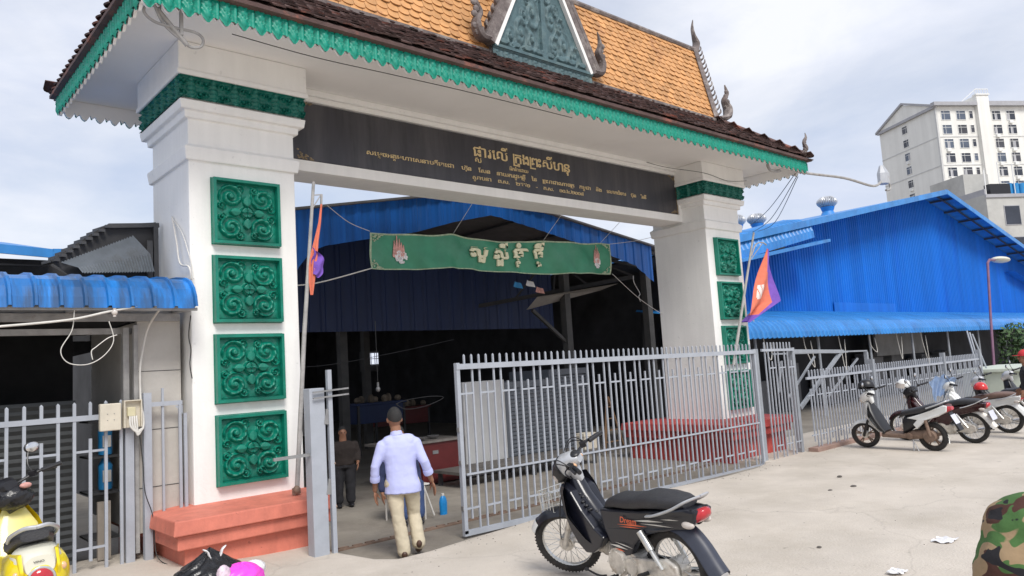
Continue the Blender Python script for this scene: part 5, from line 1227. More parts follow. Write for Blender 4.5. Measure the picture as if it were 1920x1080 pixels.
wire('beam_wire', [(8.6, .44, 5.42), (8.9, .2, 5.3), (9.6, -.14, 5.20), (10.4, -.14, 5.14), (11.0, -.2, 5.2)], .005, M_cableb, 'thin wire running under the soffit over the farther column', 'wire')
wire('soffit_wire', [(.1, -1.08, 5.18), (1.0, -1.06, 5.16), (2.0, -1.06, 5.18), (3.2, -1.06, 5.2), (5.0, -1.06, 5.2)], .005, M_cableb, 'thin wire running along just under the green fascia', 'wire')
# conduits hanging on shopfront at right
for k in range(6):
    x = 15.2 + k * 2.1; wire('hanging_wire', [(x, 2.2, 2.1), (x + .1, 2.2, 1.7), (x + .3 + .2 * (k % 2), 2.2, 1.5 - .3 * (k % 3)), (x + .4, 2.2, 1.95)], .012, M_cable, 'loose white wire under the light blue canopy, %s from the gateway' % ('first', 'second', 'third', 'fourth', 'fifth', 'sixth')[k], 'wire', group='loose wires under the right canopy')
TP = thing('leaning_poles', 'bundle of pale poles leaning upright against the far end of the fence', 'poles', (20.8, -1, -.2))
m = MB()
for k, (a, c) in enumerate(((20.5, 20.2), (20.7, 20.4), (20.9, 21.3))): m.tube([(c, -1.3, -.2), (a, -.9, 1.95 - .05 * k)], .022, 6)
m.build('pole', M_gate, TP, smooth=True)
PL = thing('concrete_planter', 'pale greenish concrete tank wall at the far end of the fence', 'planter', (22, -1.8, -.2))
m = MB(); m.box(20.6, 24, -2.0, -.6, -.2, .78); m.box(20.5, 24.1, -2.1, -.5, .78, .88); m.build('tank', M_pale, PL, bevel=.02)
TR = thing('leafy_shrub', 'dark leafy shrub at the far right end beyond the planter', 'shrub', (34.6, 1.2, -.2))
m = MB()
for k in range(900):
    a = random.uniform(0, 2 * pi); r = random.random() ** .5 * 1.5; z = .5 + random.random() * 2.0; p = Vector((34.6 + r * cos(a) * 1.0, 1.2 + r * sin(a) * .8, z * .9)); d = Vector((random.uniform(-1, 1), random.uniform(-1, 1), random.uniform(-1, 1))).normalized() * .12; e = d.orthogonal().normalized() * .06
    m.add([p - d, p + e, p + d, p - e], [(0, 1, 2, 3)])
m.build('crown', M_leaf, TR, fix=False)
m = MB(); m.tube([(34.6, 1.2, -.2), (34.5, 1.2, 1.4)], [.08, .04]); m.build('trunk', M_bark, TR, smooth=True)
# far backdrop buildings beyond the hall (closing the ground edge)
# ================================================================== MOTORBIKES
def xf(mb, fn): mb.v = [tuple(fn(Vector(v))) for v in mb.v]; return mb
def side(mb, poly, y0, y1, taper=0.):
    """side-view polygon (x,z) extruded between y0 and y1"""
    mb.prism(poly, lambda a, b, t: (a, t, b), y0, y1); return mb
def shell(mb, secs, n=18, p=2.6):
    """rings along a path: (x, z, half width, half height, tilt)"""
    R = []
    for x, z, w, h, tilt in secs:
        ring = []
        for j in range(n):
            t = 2 * pi * j / n; c, s_ = cos(t), sin(t); yy = w * math.copysign(abs(c) ** (2 / p), c); hh = h * math.copysign(abs(s_) ** (2 / p), s_)
            ring.append((x - hh * sin(tilt), yy, z + hh * cos(tilt)))
        R.append(ring)
    mb.rings(R); return mb
def wheel(root, cx, r, tr, style, m_rim, front, S, hubm):
    t = MB(); t.torus((cx, 0, r), r - tr, tr, 'y', 48, 12, squash=(1, .95)); 
    for k in range(60):
        a = 2 * pi * k / 60
        for yy in (-.016, .016): t.ball((cx + cos(a + (.05 if yy > 0 else 0)) * (r - .003), yy, r + sin(a + (.05 if yy > 0 else 0)) * (r - .003)), (.008, .009, .008), 4, 3)
    if S: xf(t, S)
    W_ = t.build('wheel', M_rubber, root, smooth=True, angle=60)
    q = MB(); rr = r - 2 * tr + .012
    q.torus((cx, 0, r), rr, .014, 'y', 44, 8, squash=(1, 1.6))
    if style == 'spoke':
        for k in range(36):
            a = 2 * pi * k / 36; a2 = a + (.55 if k % 2 else -.55); ys = .028 if k % 4 < 2 else -.028
            q.tube([(cx + .045 * cos(a2), ys, r + .045 * sin(a2)), (cx + rr * cos(a), 0, r + rr * sin(a))], .0022, 4)
    else:
        for k in range(5):
            a = 2 * pi * k / 5 + .3
            for da in (-.13, .13): q.bar((cx + .04 * cos(a), 0, r + .04 * sin(a)), (cx + rr * cos(a + da), 0, r + rr * sin(a + da)), .02, .022, up=(0, 1, 0))
    if S: xf(q, S)
    q.build('rim', m_rim, W_, smooth=True)
    h = MB(); h.cyl((cx, -.05, r), (cx, .05, r), .062 if front else .075, 24); h.cyl((cx, -.085, r), (cx, .085, r), .014, 10); h.cyl((cx, .05, r), (cx, .062, r), .05, 20)
    if S: xf(h, S)
    h.build('hub', hubm, W_, smooth=True)
def bike(label, loc, heading, c, steer=0., lean=-7., style='underbone', group=None, detail=True):
    """c: dict of materials. origin: rear tyre contact; x forward"""
    rt = thing('motorbike' if style == 'underbone' else 'scooter', label, 'motorbike' if style == 'underbone' else 'scooter', loc, radians(heading), group, local=True)
    rt.rotation_euler = (radians(lean), 0, radians(heading))
    WB, R = (1.23, .285) if style == 'underbone' else (1.22, .25)
    A = Vector((.98, 0, .80)) if style == 'underbone' else Vector((1.02, 0, .74)); hub = Vector((WB, 0, R)); ax = (A - hub).normalized(); RM = Matrix.Rotation(radians(steer), 3, ax)
    S = lambda p: A + RM @ (p - A)
    mB, mP, mS = c['body'], c.get('panel', c['body']), c.get('seat', M_seat)
    wheel(rt, WB, R, .036 if style == 'underbone' else .042, c.get('wheel', 'spoke'), c.get('rim', M_spoke), True, S, M_alu)
    wheel(rt, 0, R, .040 if style == 'underbone' else .046, c.get('wheel', 'spoke'), c.get('rim', M_spoke), False, None, c.get('hub', M_alu))
    # fork
    f = MB()
    for y in (-.075, .075):
        f.tube([Vector((WB + .005, y, R)) , Vector((WB, y, R)) + ax * .30], [.024, .021], 12); f.tube([Vector((WB, y, R)) + ax * .28, Vector((WB, y * .95, R)) + ax * .52], .016, 10)
        f.cyl((WB, y * 1.0 - .015, R), (WB, y + .015, R), .022, 12)
    xf(f, S); f.build('fork', c.get('fork', M_alu), rt, smooth=True)
    # front fender
    f = MB(); a0, a1 = (28, 168)
    def fen(u, v):
        a = radians(a0 + (a1 - a0) * u); w = .055 + .018 * sin(u * pi); t = (v - .5) * 2; rr = R + .030 - .045 * abs(t) ** 2.5 + (.03 if u > .85 else 0) * (u - .85) / .15
        return (WB + rr * cos(a), w * t, R + rr * sin(a))
    f.grid(fen, 26, 10); f.grid(lambda u, v: tuple(Vector(fen(u, v)) - Vector((0, 0, .004))), 26, 10, flip=True); xf(f, S); FF = f.build('front_fender', c.get('fender', mB), rt, smooth=True, angle=180, fix=False)
    if c.get('tip'):
        f = MB(); f.grid(lambda u, v: tuple(Vector(fen(.0 + .14 * u, v)) + Vector((.004, 0, .006))), 6, 8); xf(f, S); f.build('fender_tip', c['tip'], FF, smooth=True, fix=False)
    # handlebar unit
    hz = 1.0 if style == 'underbone' else 1.02; hx_ = A.x - .03
    f = MB(); shell(f, [(hx_ + .18, hz - .13, .045, .045, -.5), (hx_ + .14, hz - .085, .075, .080, -.45), (hx_ + .07, hz - .035, .088, .090, -.4), (hx_ - .01, hz + .005, .075, .065, -.3), (hx_ - .06, hz + .01, .05, .035, -.2)]); shell(f, [(hx_ + .03, hz - .02, .070, .05, .9), (hx_ + .01, hz - .11, .058, .05, 1.0), (hx_ - .01, hz - .19, .035, .035, 1.0)]); xf(f, S)
    HB = f.build('handlebar_cowl', c.get('cowl', mB), rt, smooth=True)
    f = MB(); f.tube(curve_pts([(hx_ - .13, .34, hz + .04), (hx_ - .05, .22, hz + .03), (hx_ - .0, .1, hz + .0), (hx_, 0, hz - .01), (hx_ - .0, -.1, hz), (hx_ - .05, -.22, hz + .03), (hx_ - .13, -.34, hz + .04)], 5), .012, 8)
    for s_ in (-1, 1): f.tube([(hx_ - .17, s_ * .345, hz + .045), (hx_ - .09, s_ * .23, hz + .035)], .018, 10); f.tube(curve_pts([(hx_ - .03, s_ * .2, hz + .03), (hx_ - .02, s_ * .27, hz + .02), (hx_ - .09, s_ * .35, hz + .01)], 4), .006, 6)
    f.bar((hx_ - .05, .17, hz + .03), (hx_ - .03, .21, hz + .03), .05, .04); f.bar((hx_ - .05, -.17, hz + .03), (hx_ - .03, -.21, hz + .03), .05, .04)
    xf(f, S); f.build('handlebar', M_black, HB, smooth=True)
    f = MB(); f.ball((hx_ + .17, 0, hz - .115), (.04, .070, .062)); xf(f, S); f.build('headlight', M_clear, HB, smooth=True)
    if c.get('cowl_front'):
        f = MB(); shell(f, [(hx_ + .185, hz - .135, .053, .05, -.5), (hx_ + .14, hz - .09, .083, .086, -.45), (hx_ + .10, hz - .055, .090, .094, -.4)]); xf(f, S); f.build('front_cowl', c['cowl_front'], HB, smooth=True)
    for s_ in ((-1, 1) if c.get('mirror', True) else ()):
        f = MB(); p0 = Vector((hx_ - .04, s_ * .19, hz + .04)); p1 = Vector((hx_ + .02, s_ * .24, hz + .20)); f.tube(curve_pts([p0, p0 + Vector((.03, s_ * .0, .07)), p1], 4), .006, 6); f.ball(p1 + Vector((.0, s_ * .03, .02)), (.018, .062, .045), 14, 8); xf(f, S); f.build('mirror', M_black, HB, smooth=True)
        f = MB(); f.ball(p1 + Vector((-.012, s_ * .03, .02)), (.010, .055, .038), 14, 8); xf(f, S); f.build('mirror_glass', M_chrome, HB, smooth=True)
    if style == 'underbone':
        # leg shield + tunnel
        f = MB()
        def leg(u, v, o=0.):
            t = (u - .5) * 2; x = np.interp(v, [0, .15, .45, .75, 1], [.80, .90, 1.02, 1.06, 1.06]); z = np.interp(v, [0, .15, .45, .75, 1], [.30, .40, .58, .74, .86]); w = np.interp(v, [0, .12, .4, .75, 1], [.10, .15, .20, .17, .10])
            return (x + .06 - .15 * abs(t) ** 1.6 - o, w * t, z + .02 * t * t)
        f.grid(lambda u, v: leg(u, v), 20, 22); f.grid(lambda u, v: leg(u, v, .012), 20, 22, flip=True)
        LGS = f.build('leg_shield', mB, rt, smooth=True, angle=180, fix=False)
        f = MB(); shell(f, [(1.00, .82, .065, .07, .9), (.92, .68, .07, .08, .85), (.80, .55, .075, .085, .75), (.68, .46, .07, .08, .4), (.56, .44, .075, .09, .0), (.46, .46, .08, .10, .0)]); f.build('centre_tunnel', c.get('tunnel', mB), LGS, smooth=True)
        f = MB()
        LP = [(1.05, .60), (1.0, .46), (.93, .36), (.84, .29), (.76, .30), (.66, .36), (.60, .44), (.70, .50), (.82, .62), (.92, .76), (1.02, .82), (1.06, .76)]; side(f, LP, -.135, -.05); side(f, LP, .05, .135)
        f.build('side_cover', mB, LGS, bevel=.012)
        # seat
        f = MB(); shell(f, [(.615, .56, .05, .035, 1.2), (.63, .635, .065, .05, .9), (.58, .685, .085, .055, .5), (.48, .715, .105, .052, .15), (.36, .720, .115, .05, 0), (.24, .735, .125, .052, 0), (.16, .755, .135, .056, -.05), (-.02, .765, .125, .052, -.03), (-.14, .765, .105, .045, 0), (-.21, .765, .075, .03, 0)], 22, 3.2); ST_ = f.build('seat', mS, rt, smooth=True)
        # rear body panels
        pl = [(.64, .655), (.62, .50), (.56, .36), (.44, .31), (.36, .33), (.30, .42), (.20, .50), (.04, .55), (-.12, .585), (-.22, .60), (-.31, .665), (-.33, .735), (-.22, .745), (-.02, .715), (.20, .685), (.45, .665)]
        f = MB(); n = len(pl); mid_ = [((x + .0), .10 if x > .3 else .115 + .0 * x, z) for x, z in pl]
        for s_ in (-1, 1):
            inner = [(x, s_ * .05, z) for x, z in pl]; outer = [(x * .985 + .003, s_ * (.105 if x > -.1 else .09), z * .97 + .018) for x, z in pl]; b0 = len(f.v)
            f.add(inner + outer, [tuple(range(n, 2 * n))] + [(i, (i + 1) % n, (i + 1) % n + n, i + n) for i in range(n)])
        RB = f.build('rear_body', mP, rt, bevel=.015)
        f = MB(); side(f, [(.0, .60), (-.20, .60), (-.30, .68), (-.30, .74), (.0, .72)], -.085, .085); f.build('tail_cowl', mP, RB, bevel=.01)
        # tail light
        f = MB(); shell(f, [(-.22, .675, .085, .045, -.2), (-.29, .69, .085, .045, -.2), (-.335, .71, .06, .035, -.2), (-.35, .72, .03, .02, -.2)]); TLt = f.build('tail_light', M_redlens, RB, smooth=True)
        for s_ in (-1, 1): f = MB(); f.ball((-.24, s_ * .085, .635), (.055, .028, .026)); f.build('indicator', M_clear, RB, smooth=True)
        # grab rail
        f = MB()
        for s_ in (-1, 1): f.tube(curve_pts([(.10, s_ * .125, .665), (.0, s_ * .15, .69), (-.16, s_ * .15, .745), (-.27, s_ * .11, .80), (-.30, 0, .81)], 5), .013, 8, squash=(1.6, .8))
        f.build('grab_rail', c.get('rail', M_silver), rt, smooth=True)
        # rear fender
        f = MB()
        def rf(u, v):
            P = curve_pts([(-.06, 0, .60), (-.19, 0, .575), (-.30, 0, .48), (-.385, 0, .36), (-.43, 0, .30)], 8); k = u * (len(P) - 1); i = min(int(k), len(P) - 2); p = P[i].lerp(P[i + 1], k - i); t = (v - .5) * 2
            return (p.x + .05 * abs(t) ** 2.5, (.075 + .01 * u) * t, p.z + .03 - .05 * abs(t) ** 2.5)
        f.grid(rf, 20, 10); f.grid(lambda u, v: tuple(Vector(rf(u, v)) + Vector((.006, 0, -.006))), 20, 10, flip=True); f.build('rear_fender', c.get('rfender', mB), rt, smooth=True, angle=180, fix=False)
        f = MB()
        def rf2(u, v):
            a = radians(60 + 75 * u); t = (v - .5) * 2; rr = R + .045 - .03 * abs(t) ** 2.5; return (rr * cos(a), .07 * t, R + rr * sin(a))
        f.grid(rf2, 12, 8); f.build('inner_fender', M_black, rt, smooth=True, angle=180)
        # engine
        f = MB(); f.cyl((.72, 0, .335), (.56, 0, .325), .068, 18); 
        for k in range(7): f.cyl((.71 - k * .018, 0, .335), (.704 - k * .018, 0, .335), .082, 16)
        f.cyl((.78, 0, .34), (.72, 0, .336), .075, 16); f.cyl((.50, -.12, .27), (.50, .115, .27), .105, 24); f.cyl((.50, .11, .27), (.50, .135, .27), .085, 24); f.cyl((.36, -.10, .265), (.36, .10, .265), .085, 20); f.cyl((.36, .09, .26), (.36, .122, .26), .06, 18)
        shell(f, [(.58, .24, .085, .06, 0), (.46, .235, .10, .08, 0), (.30, .25, .09, .07, 0), (.24, .27, .06, .05, 0)])
        for a in range(7): f.ball((.50 + .088 * cos(a * .9), .137, .27 + .088 * sin(a * .9)), .008, 6, 4)
        EN = f.build('engine', M_alu, rt, smooth=True)
        f = MB(); f.tube(curve_pts([(.70, -.03, .27), (.74, -.06, .20), (.60, -.10, .13), (.30, -.12, .14)], 5), .016, 8); f.tube([(.30, -.12, .14), (.05, -.135, .19), (-.28, -.14, .25)], [.03, .042, .040], 14); f.build('exhaust', M_chrome, rt, smooth=True)
        # chain case, swing arm, shocks
        f = MB(); side(f, [(.36, .33), (.12, .35), (.0, .375), (-.09, .33), (-.10, .24), (.0, .195), (.12, .21), (.36, .225)], .085, .115); f.build('chain_case', c.get('case', M_alu), rt, bevel=.012)
        f = MB()
        for s_ in (-1, 1): f.bar((.36, s_ * .075, .28), (-.03, s_ * .075, .285), .025, .04)
        f.build('swing_arm', M_black, rt)
        for s_ in (-1, 1):
            f = MB(); p0, p1 = Vector((.20, s_ * .125, .545)), Vector((.03, s_ * .125, .30)); f.tube([p0, p0.lerp(p1, .5)], .027, 12); f.tube([p0.lerp(p1, .45), p1], .017, 10)
            P = []
            for k in range(50): a = k * .9; t = .42 + .5 * k / 50; q = p0.lerp(p1, t); P.append(q + Vector((.018 * cos(a), .018 * sin(a), .01 * cos(a))))
            f.tube(P, .0045, 5); f.build('shock_absorber', M_spoke, rt, smooth=True)
        # footrests, levers, stand
        f = MB(); f.tube([(.52, -.20, .17), (.52, .22, .17)], .012, 8); f.tube([(.52, .15, .17), (.52, .235, .17)], .02, 8); f.tube([(.20, .09, .24), (.18, .22, .26)], .016, 8); f.tube(curve_pts([(.62, .15, .16), (.70, .16, .15), (.82, .16, .17)], 4), .008, 6); f.ball((.83, .165, .175), (.02, .02, .014), 8, 5); f.build('footrest', M_black, rt, smooth=True)
        f = MB(); f.tube([(.42, .09, .20), (.36, .20, .01)], .011, 8); f.bar((.385, .20, .012), (.33, .205, .012), .04, .012); f.build('side_stand', M_spoke, rt, smooth=True)
        f = MB(); f.tube(curve_pts([(1.0, .06, .92), (1.12, .10, .72), (1.20, .10, .5), (1.24, .09, .36)], 5), .005, 5); f.tube(curve_pts([(.98, .07, .93), (1.06, .02, .80), (.95, .06, .70)], 5), .005, 5); xf(f, S) ; f.build('brake_cable', M_black, rt, smooth=True)
        if c.get('plate'): f = MB(); f.add([(-.345, -.10, .60), (-.345, .10, .60), (-.40, .10, .44), (-.40, -.10, .44)], [(0, 1, 2, 3)]); f.build('number_plate', M_plate, rt)
    else:
        # scooter: apron, floor, underseat body
        f = MB()
        def ap(u, v, o=0.):
            t = (u - .5) * 2; x = np.interp(v, [0, .2, .6, 1], [.82, .93, 1.08, 1.08]); z = np.interp(v, [0, .2, .6, 1], [.30, .38, .64, .86]); w = np.interp(v, [0, .15, .5, .8, 1], [.13, .17, .215, .16, .09])
            return (x + .09 - .15 * abs(t) ** 1.8 - o, w * t, z)
        f.grid(lambda u, v: ap(u, v), 20, 20); AP = f.build('front_apron', mP, rt, smooth=True, angle=180, fix=False)
        f = MB(); shell(f, [(1.06, .84, .07, .05, .9), (1.00, .70, .15, .05, 1.1), (.93, .55, .17, .05, 1.05), (.85, .40, .16, .05, .9), (.78, .31, .14, .045, .4)], 18, 3); f.build('leg_shield', c.get('inner', M_black), AP, smooth=True)
        f = MB(); shell(f, [(.84, .27, .13, .045, 0), (.60, .265, .14, .045, 0), (.40, .27, .14, .05, 0)], 18, 4); f.build('floorboard', c.get('floor', M_brown), rt, smooth=True)
        f = MB(); shell(f, [(.44, .30, .13, .06, .3), (.42, .45, .135, .16, .1), (.30, .52, .14, .14, 0), (.12, .58, .13, .09, -.1), (-.05, .64, .11, .06, -.2)], 18, 3); f.build('under_seat_body', M_black, rt, smooth=True)
        f = MB(); shell(f, [(.49, .60, .09, .04, .6), (.44, .655, .12, .05, .2), (.28, .685, .135, .055, 0), (.10, .72, .14, .06, -.1), (-.08, .775, .12, .05, -.15), (-.22, .80, .08, .03, -.2)], 22, 3.2); f.build('seat', mS, rt, smooth=True)
        pl = [(.24, .48), (.16, .56), (.34, .59), (.10, .66), (-.10, .73), (-.30, .81), (-.36, .80), (-.34, .70), (-.20, .62), (.0, .56), (.18, .40)] if c.get('slim', True) else [(.50, .60), (.48, .40), (.34, .30), (.10, .38), (-.10, .44), (-.34, .50), (-.40, .62), (-.34, .72), (-.10, .70), (.2, .64)]
        f = MB(); n = len(pl)
        for s_ in (-1, 1):
            inner = [(x, s_ * .09, z) for x, z in pl]; outer = [(x * .985, s_ * (.15 if x > -.2 else .11), z * .98 + .012) for x, z in pl]
            f.add(inner + outer, [tuple(range(n, 2 * n))] + [(i, (i + 1) % n, (i + 1) % n + n, i + n) for i in range(n)])
        f.build('side_panel', mP, rt, bevel=.012)
        f = MB(); shell(f, [(-.20, .70, .10, .06, -.2), (-.32, .73, .09, .05, -.2), (-.40, .75, .05, .03, -.2)]); f.build('tail_light', c.get('tail', M_redlens), rt, smooth=True)
        f = MB()
        for s_ in (-1, 1): f.tube(curve_pts([(-.02, s_ * .13, .76), (-.2, s_ * .13, .82), (-.33, s_ * .07, .87), (-.35, 0, .87)], 4), .013, 8)
        f.build('grab_rail', c.get('rail', M_silver), rt, smooth=True)
        f = MB(); f.add([(-.36, -.06, .68), (-.36, .06, .68), (-.50, .07, .38), (-.50, -.07, .38), (-.34, -.06, .67), (-.34, .06, .67), (-.47, .07, .37), (-.47, -.07, .37)], [(0, 1, 2, 3), (7, 6, 5, 4), (0, 4, 5, 1), (1, 5, 6, 2), (2, 6, 7, 3), (3, 7, 4, 0)]); f.build('rear_fender', M_black, rt)
        if c.get('plate'): f = MB(); f.add([(-.385, -.08, .64), (-.385, .08, .64), (-.455, .08, .49), (-.455, -.08, .49)], [(0, 1, 2, 3)]); f.build('number_plate', M_plate, rt)
        f = MB(); shell(f, [(.42, .26, .10, .06, 0), (.30, .28, .11, .085, 0), (.10, .30, .10, .075, 0), (-.02, .27, .09, .085, 0), (-.08, .26, .06, .06, 0)], 16, 3); f.cyl((.0, .05, .27), (.0, .14, .27), .10, 20); f.cyl((.34, .08, .27), (.34, .13, .27), .06, 16); f.build('engine', c.get('engine', M_brown), rt, smooth=True)
        for s_ in (1,):
            f = MB(); f.tube([(.02, .13, .56), (-.02, .14, .28)], .028, 12); f.build('shock_absorber', M_brown, rt, smooth=True)
        f = MB(); f.tube([(.30, .10, .18), (.28, .17, .02)], .011, 8); f.tube([(.30, .10, .19), (.20, .16, .02)], .011, 8); f.build('side_stand', M_spoke, rt, smooth=True)
    return rt
MAIN = bike('black motorbike with dusty spoked wheels parked alone in front of the sliding gate', (1.73, -4.81, zg(1.73, -4.8)), 83.4, dict(body=M_navy, cowl=M_silver, cowl_front=M_black, tip=M_mwhite, mirror=False, rail=M_silver, rfender=mat('dusty_navy_fender', (.035, .04, .06), .45, .2, 6)), steer=34)
# details only on the near bike
def on(parent, mb, name, m, **k): return mb.build(name, m, parent, **k)
RBo = [o for o in MAIN.children if o.name.startswith('rear_body')][0]; LSo = [o for o in MAIN.children if o.name.startswith('leg_shield')][0]
d = MB()
def streak(mb, x0, x1, z0, z1, w, y): mb.add([(x0, y, z0), ((x0 + x1) / 2, y, (z0 + z1) / 2 + w), (x1, y, z1), ((x0 + x1) / 2, y, (z0 + z1) / 2 - w * .4)], [(0, 1, 2, 3)])
streak(d, .26, -.05, .612, .640, .010, .1195); streak(d, .20, -.14, .600, .615, .006, .1195); streak(d, .56, .36, .40, .385, .014, .1195); streak(d, .50, .30, .425, .40, .006, .1195); streak(d, -.02, -.2, .655, .67, .005, .1195)
d.build('white_stripe', M_decal_w, RBo, fix=False)
d = MB(); streak(d, .44, .12, .565, .585, .008, .1198); streak(d, .42, .18, .55, .565, .006, .1198); streak(d, .50, .40, .375, .365, .010, .1198); d.build('orange_stripe', M_decal_o, RBo, fix=False)
def side_text(s, x, z, h, parent, m, y, slant=0.):
    global GL_OFF; GL_OFF = .01
    vs, fs = gl(s); x0 = min(v[0] for v in vs)
    b = MB(); b.add([(x - (v[0] - x0) * h - slant * v[1] * h, y, z + v[1] * h) for v in vs], fs); return b.build('lettering', m, parent, fix=False)
side_text('Dream', .40, .585, .062, RBo, M_decal_o, .1205, .25)
side_text('HONDA', .935, .545, .040, LSo, M_decal_w, .1335)
HBo = [o for o in MAIN.children if o.name.startswith('handlebar_cowl')][0]
A_ = Vector((.98, 0, .80)); RM_ = Matrix.Rotation(radians(34), 3, (A_ - Vector((1.23, 0, .285))).normalized()); SS = lambda q: A_ + RM_ @ (q - A_)
b = MB()
for s_, k_ in ((1, 0), (1, 1), (-1, 0), (-1, 1)): b.tube(curve_pts([(.90, s_ * .22, 1.04), (.99 + .02 * k_, s_ * .20, 1.10 - .03 * k_), (1.06, s_ * .12, 1.02 - .04 * k_), (1.05, s_ * .05, .88)], 5), .0045, 5)
xf(b, SS); b.build('control_cable', M_black, HBo, smooth=True)
b = MB(); b.ball((.925, 0, 1.045), (.05, .055, .022), 16, 8); xf(b, SS); b.build('speedometer', M_black, HBo, smooth=True)
b = MB(); b.ball((.93, .088, .985), (.035, .012, .022), 12, 8); b.ball((.93, -.088, .985), (.035, .012, .022), 12, 8); xf(b, SS); b.build('indicator', M_amber, HBo, smooth=True)
b = MB()   # black mesh cover lumps on the tunnel
for k in range(60):
    t = random.random(); x = np.interp(t, [0, .35, .7, 1], [.95, .80, .66, .56]); z = np.interp(t, [0, .35, .7, 1], [.80, .63, .54, .53]); b.ball((x, random.uniform(-.06, .08), z + random.uniform(-.01, .012)), (.018, .016, .010), 6, 4)
b.build('tunnel_cover', M_seat, LSo, smooth=True)
BK = MB()
for k in range(7):
    y = -.12 + k * .04; BK.tube([(1.20, y, .56), (1.36, y, .56), (1.38, y, .72)], .003, 4)
for z in (.56, .62, .68, .72): BK.tube([(1.18, -.12, z), (1.37, -.12, z), (1.37, .12, z), (1.18, .12, z)], .0035, 4)
for k in range(5): BK.tube([(1.20 + k * .04, .12, .56), (1.20 + k * .04, .12, .72)], .003, 4)
BK.build('wire_basket', M_spoke, MAIN)

# row of parked bikes on the right
gz_ = -.175
bike('white scooter with brown dusty wheels, nearest in the row along the fence', (11.46, -3.02, gz_), 84, dict(body=M_mwhite, panel=M_mwhite, fender=M_mwhite, cowl=M_mwhite, wheel='mag', rim=M_brown, hub=M_brown, fork=M_black, plate=True), steer=12, style='scooter', lean=-6)
bike('maroon motorbike with chrome rack, second in the row along the fence', (12.74, -3.25, gz_), 84, dict(body=M_maroon, panel=M_maroon, cowl=M_black, rail=M_chrome, rim=M_chrome, rfender=M_alu, plate=True), steer=10, lean=-6)
bike('white motorbike with brown seat carrying a red helmet, third in the row along the fence', (14.52, -3.32, gz_), 84, dict(body=M_mwhite, panel=M_mwhite, cowl=M_mwhite, rim=M_chrome, seat=mat('brown_vinyl', (.16, .10, .08), .6, .2, 10), rfender=M_mwhite), steer=15, lean=-6)
bike('black motorbike with silver mirrors, fourth in the row along the fence', (16.4, -3.3, gz_), 86, dict(body=M_black, cowl=M_silver, rim=M_chrome), steer=10, lean=-6)
bike('black scooter with grey handlebar cowl, farthest in the row along the fence', (18.4, -3.4, gz_), 88, dict(body=M_black, panel=M_black, cowl=M_silver, wheel='mag', rim=M_alu), steer=10, style='scooter', lean=-6)
# yellow scooter at the lower left
YS = bike('yellow and cream retro scooter, cut off by the left edge of the photo', (-1.72, -2.22, .03), 87, dict(body=M_yellow, panel=M_yellow, fender=M_yellow, cowl=M_black, wheel='mag', rim=M_alu, slim=False, tail=M_redlens, rail=M_silver, inner=mat('pale_yellow_plastic', (.74, .64, .20), .3, .05, 6, coat=.3), floor=M_yellow, seat=M_seat), steer=28, style='scooter', lean=-4)
for ch in YS.children:
    if ch.name.startswith('tail_light'): ch.hide_render = True
for ch in [c for c in YS.children if c.name.startswith('tail_light') or c.name.startswith('rear_fender')]: bpy.data.objects.remove(ch)
f = MB(); shell(f, [(.05, .52, .15, .17, 0), (-.12, .56, .18, .16, 0), (-.28, .57, .17, .14, 0), (-.36, .575, .12, .11, 0), (-.39, .58, .05, .05, 0)], 26, 2.6); TC = f.build('tail_cowl', M_yellow, YS, smooth=True)
f = MB(); shell(f, [(.0, .63, .11, .10, 0), (-.15, .65, .14, .095, 0), (-.30, .645, .13, .085, 0), (-.385, .64, .08, .06, 0)], 26, 2.6); f.build('cream_centre', M_cream, TC, smooth=True)
f = MB(); f.ball((-.385, 0, .555), (.03, .068, .068)); f.build('tail_light', M_redlens, TC, smooth=True)
f = MB(); f.torus((-.385, 0, .555), .072, .010, 'x', 30, 8); f.build('light_ring', M_chrome, TC, smooth=True)
for s_ in (-1, 1): f = MB(); f.ball((-.345, s_ * .125, .60), (.018, .022, .024)); f.build('indicator', M_amber, TC, smooth=True)
GL_OFF = .02; vs_, fs_ = gl('VINO'); f = MB(); f.add([(-.392 - .0 * v[1] + .0, .035 - v[0] * .024, .66 + v[1] * .018) for v in vs_], fs_); f.build('lettering', M_seat, TC, fix=False)
f = MB(); f.ball((.86, .0, .62), (.03, .06, .05)); f.build('storage_pocket', M_tank, YS, smooth=True)
f = MB(); f.grid(blob((.97, .0, .93), .085, .13, .09, 12, .16), 36, 22, flip=True); f.build('black_handlebar_bag', M_bag, YS, smooth=True, angle=180)
f = MB(); f.ball((.92, -.08, 1.01), (.035, .04, .022)); f.build('pink_sticker', M_pinkp, YS, smooth=True)

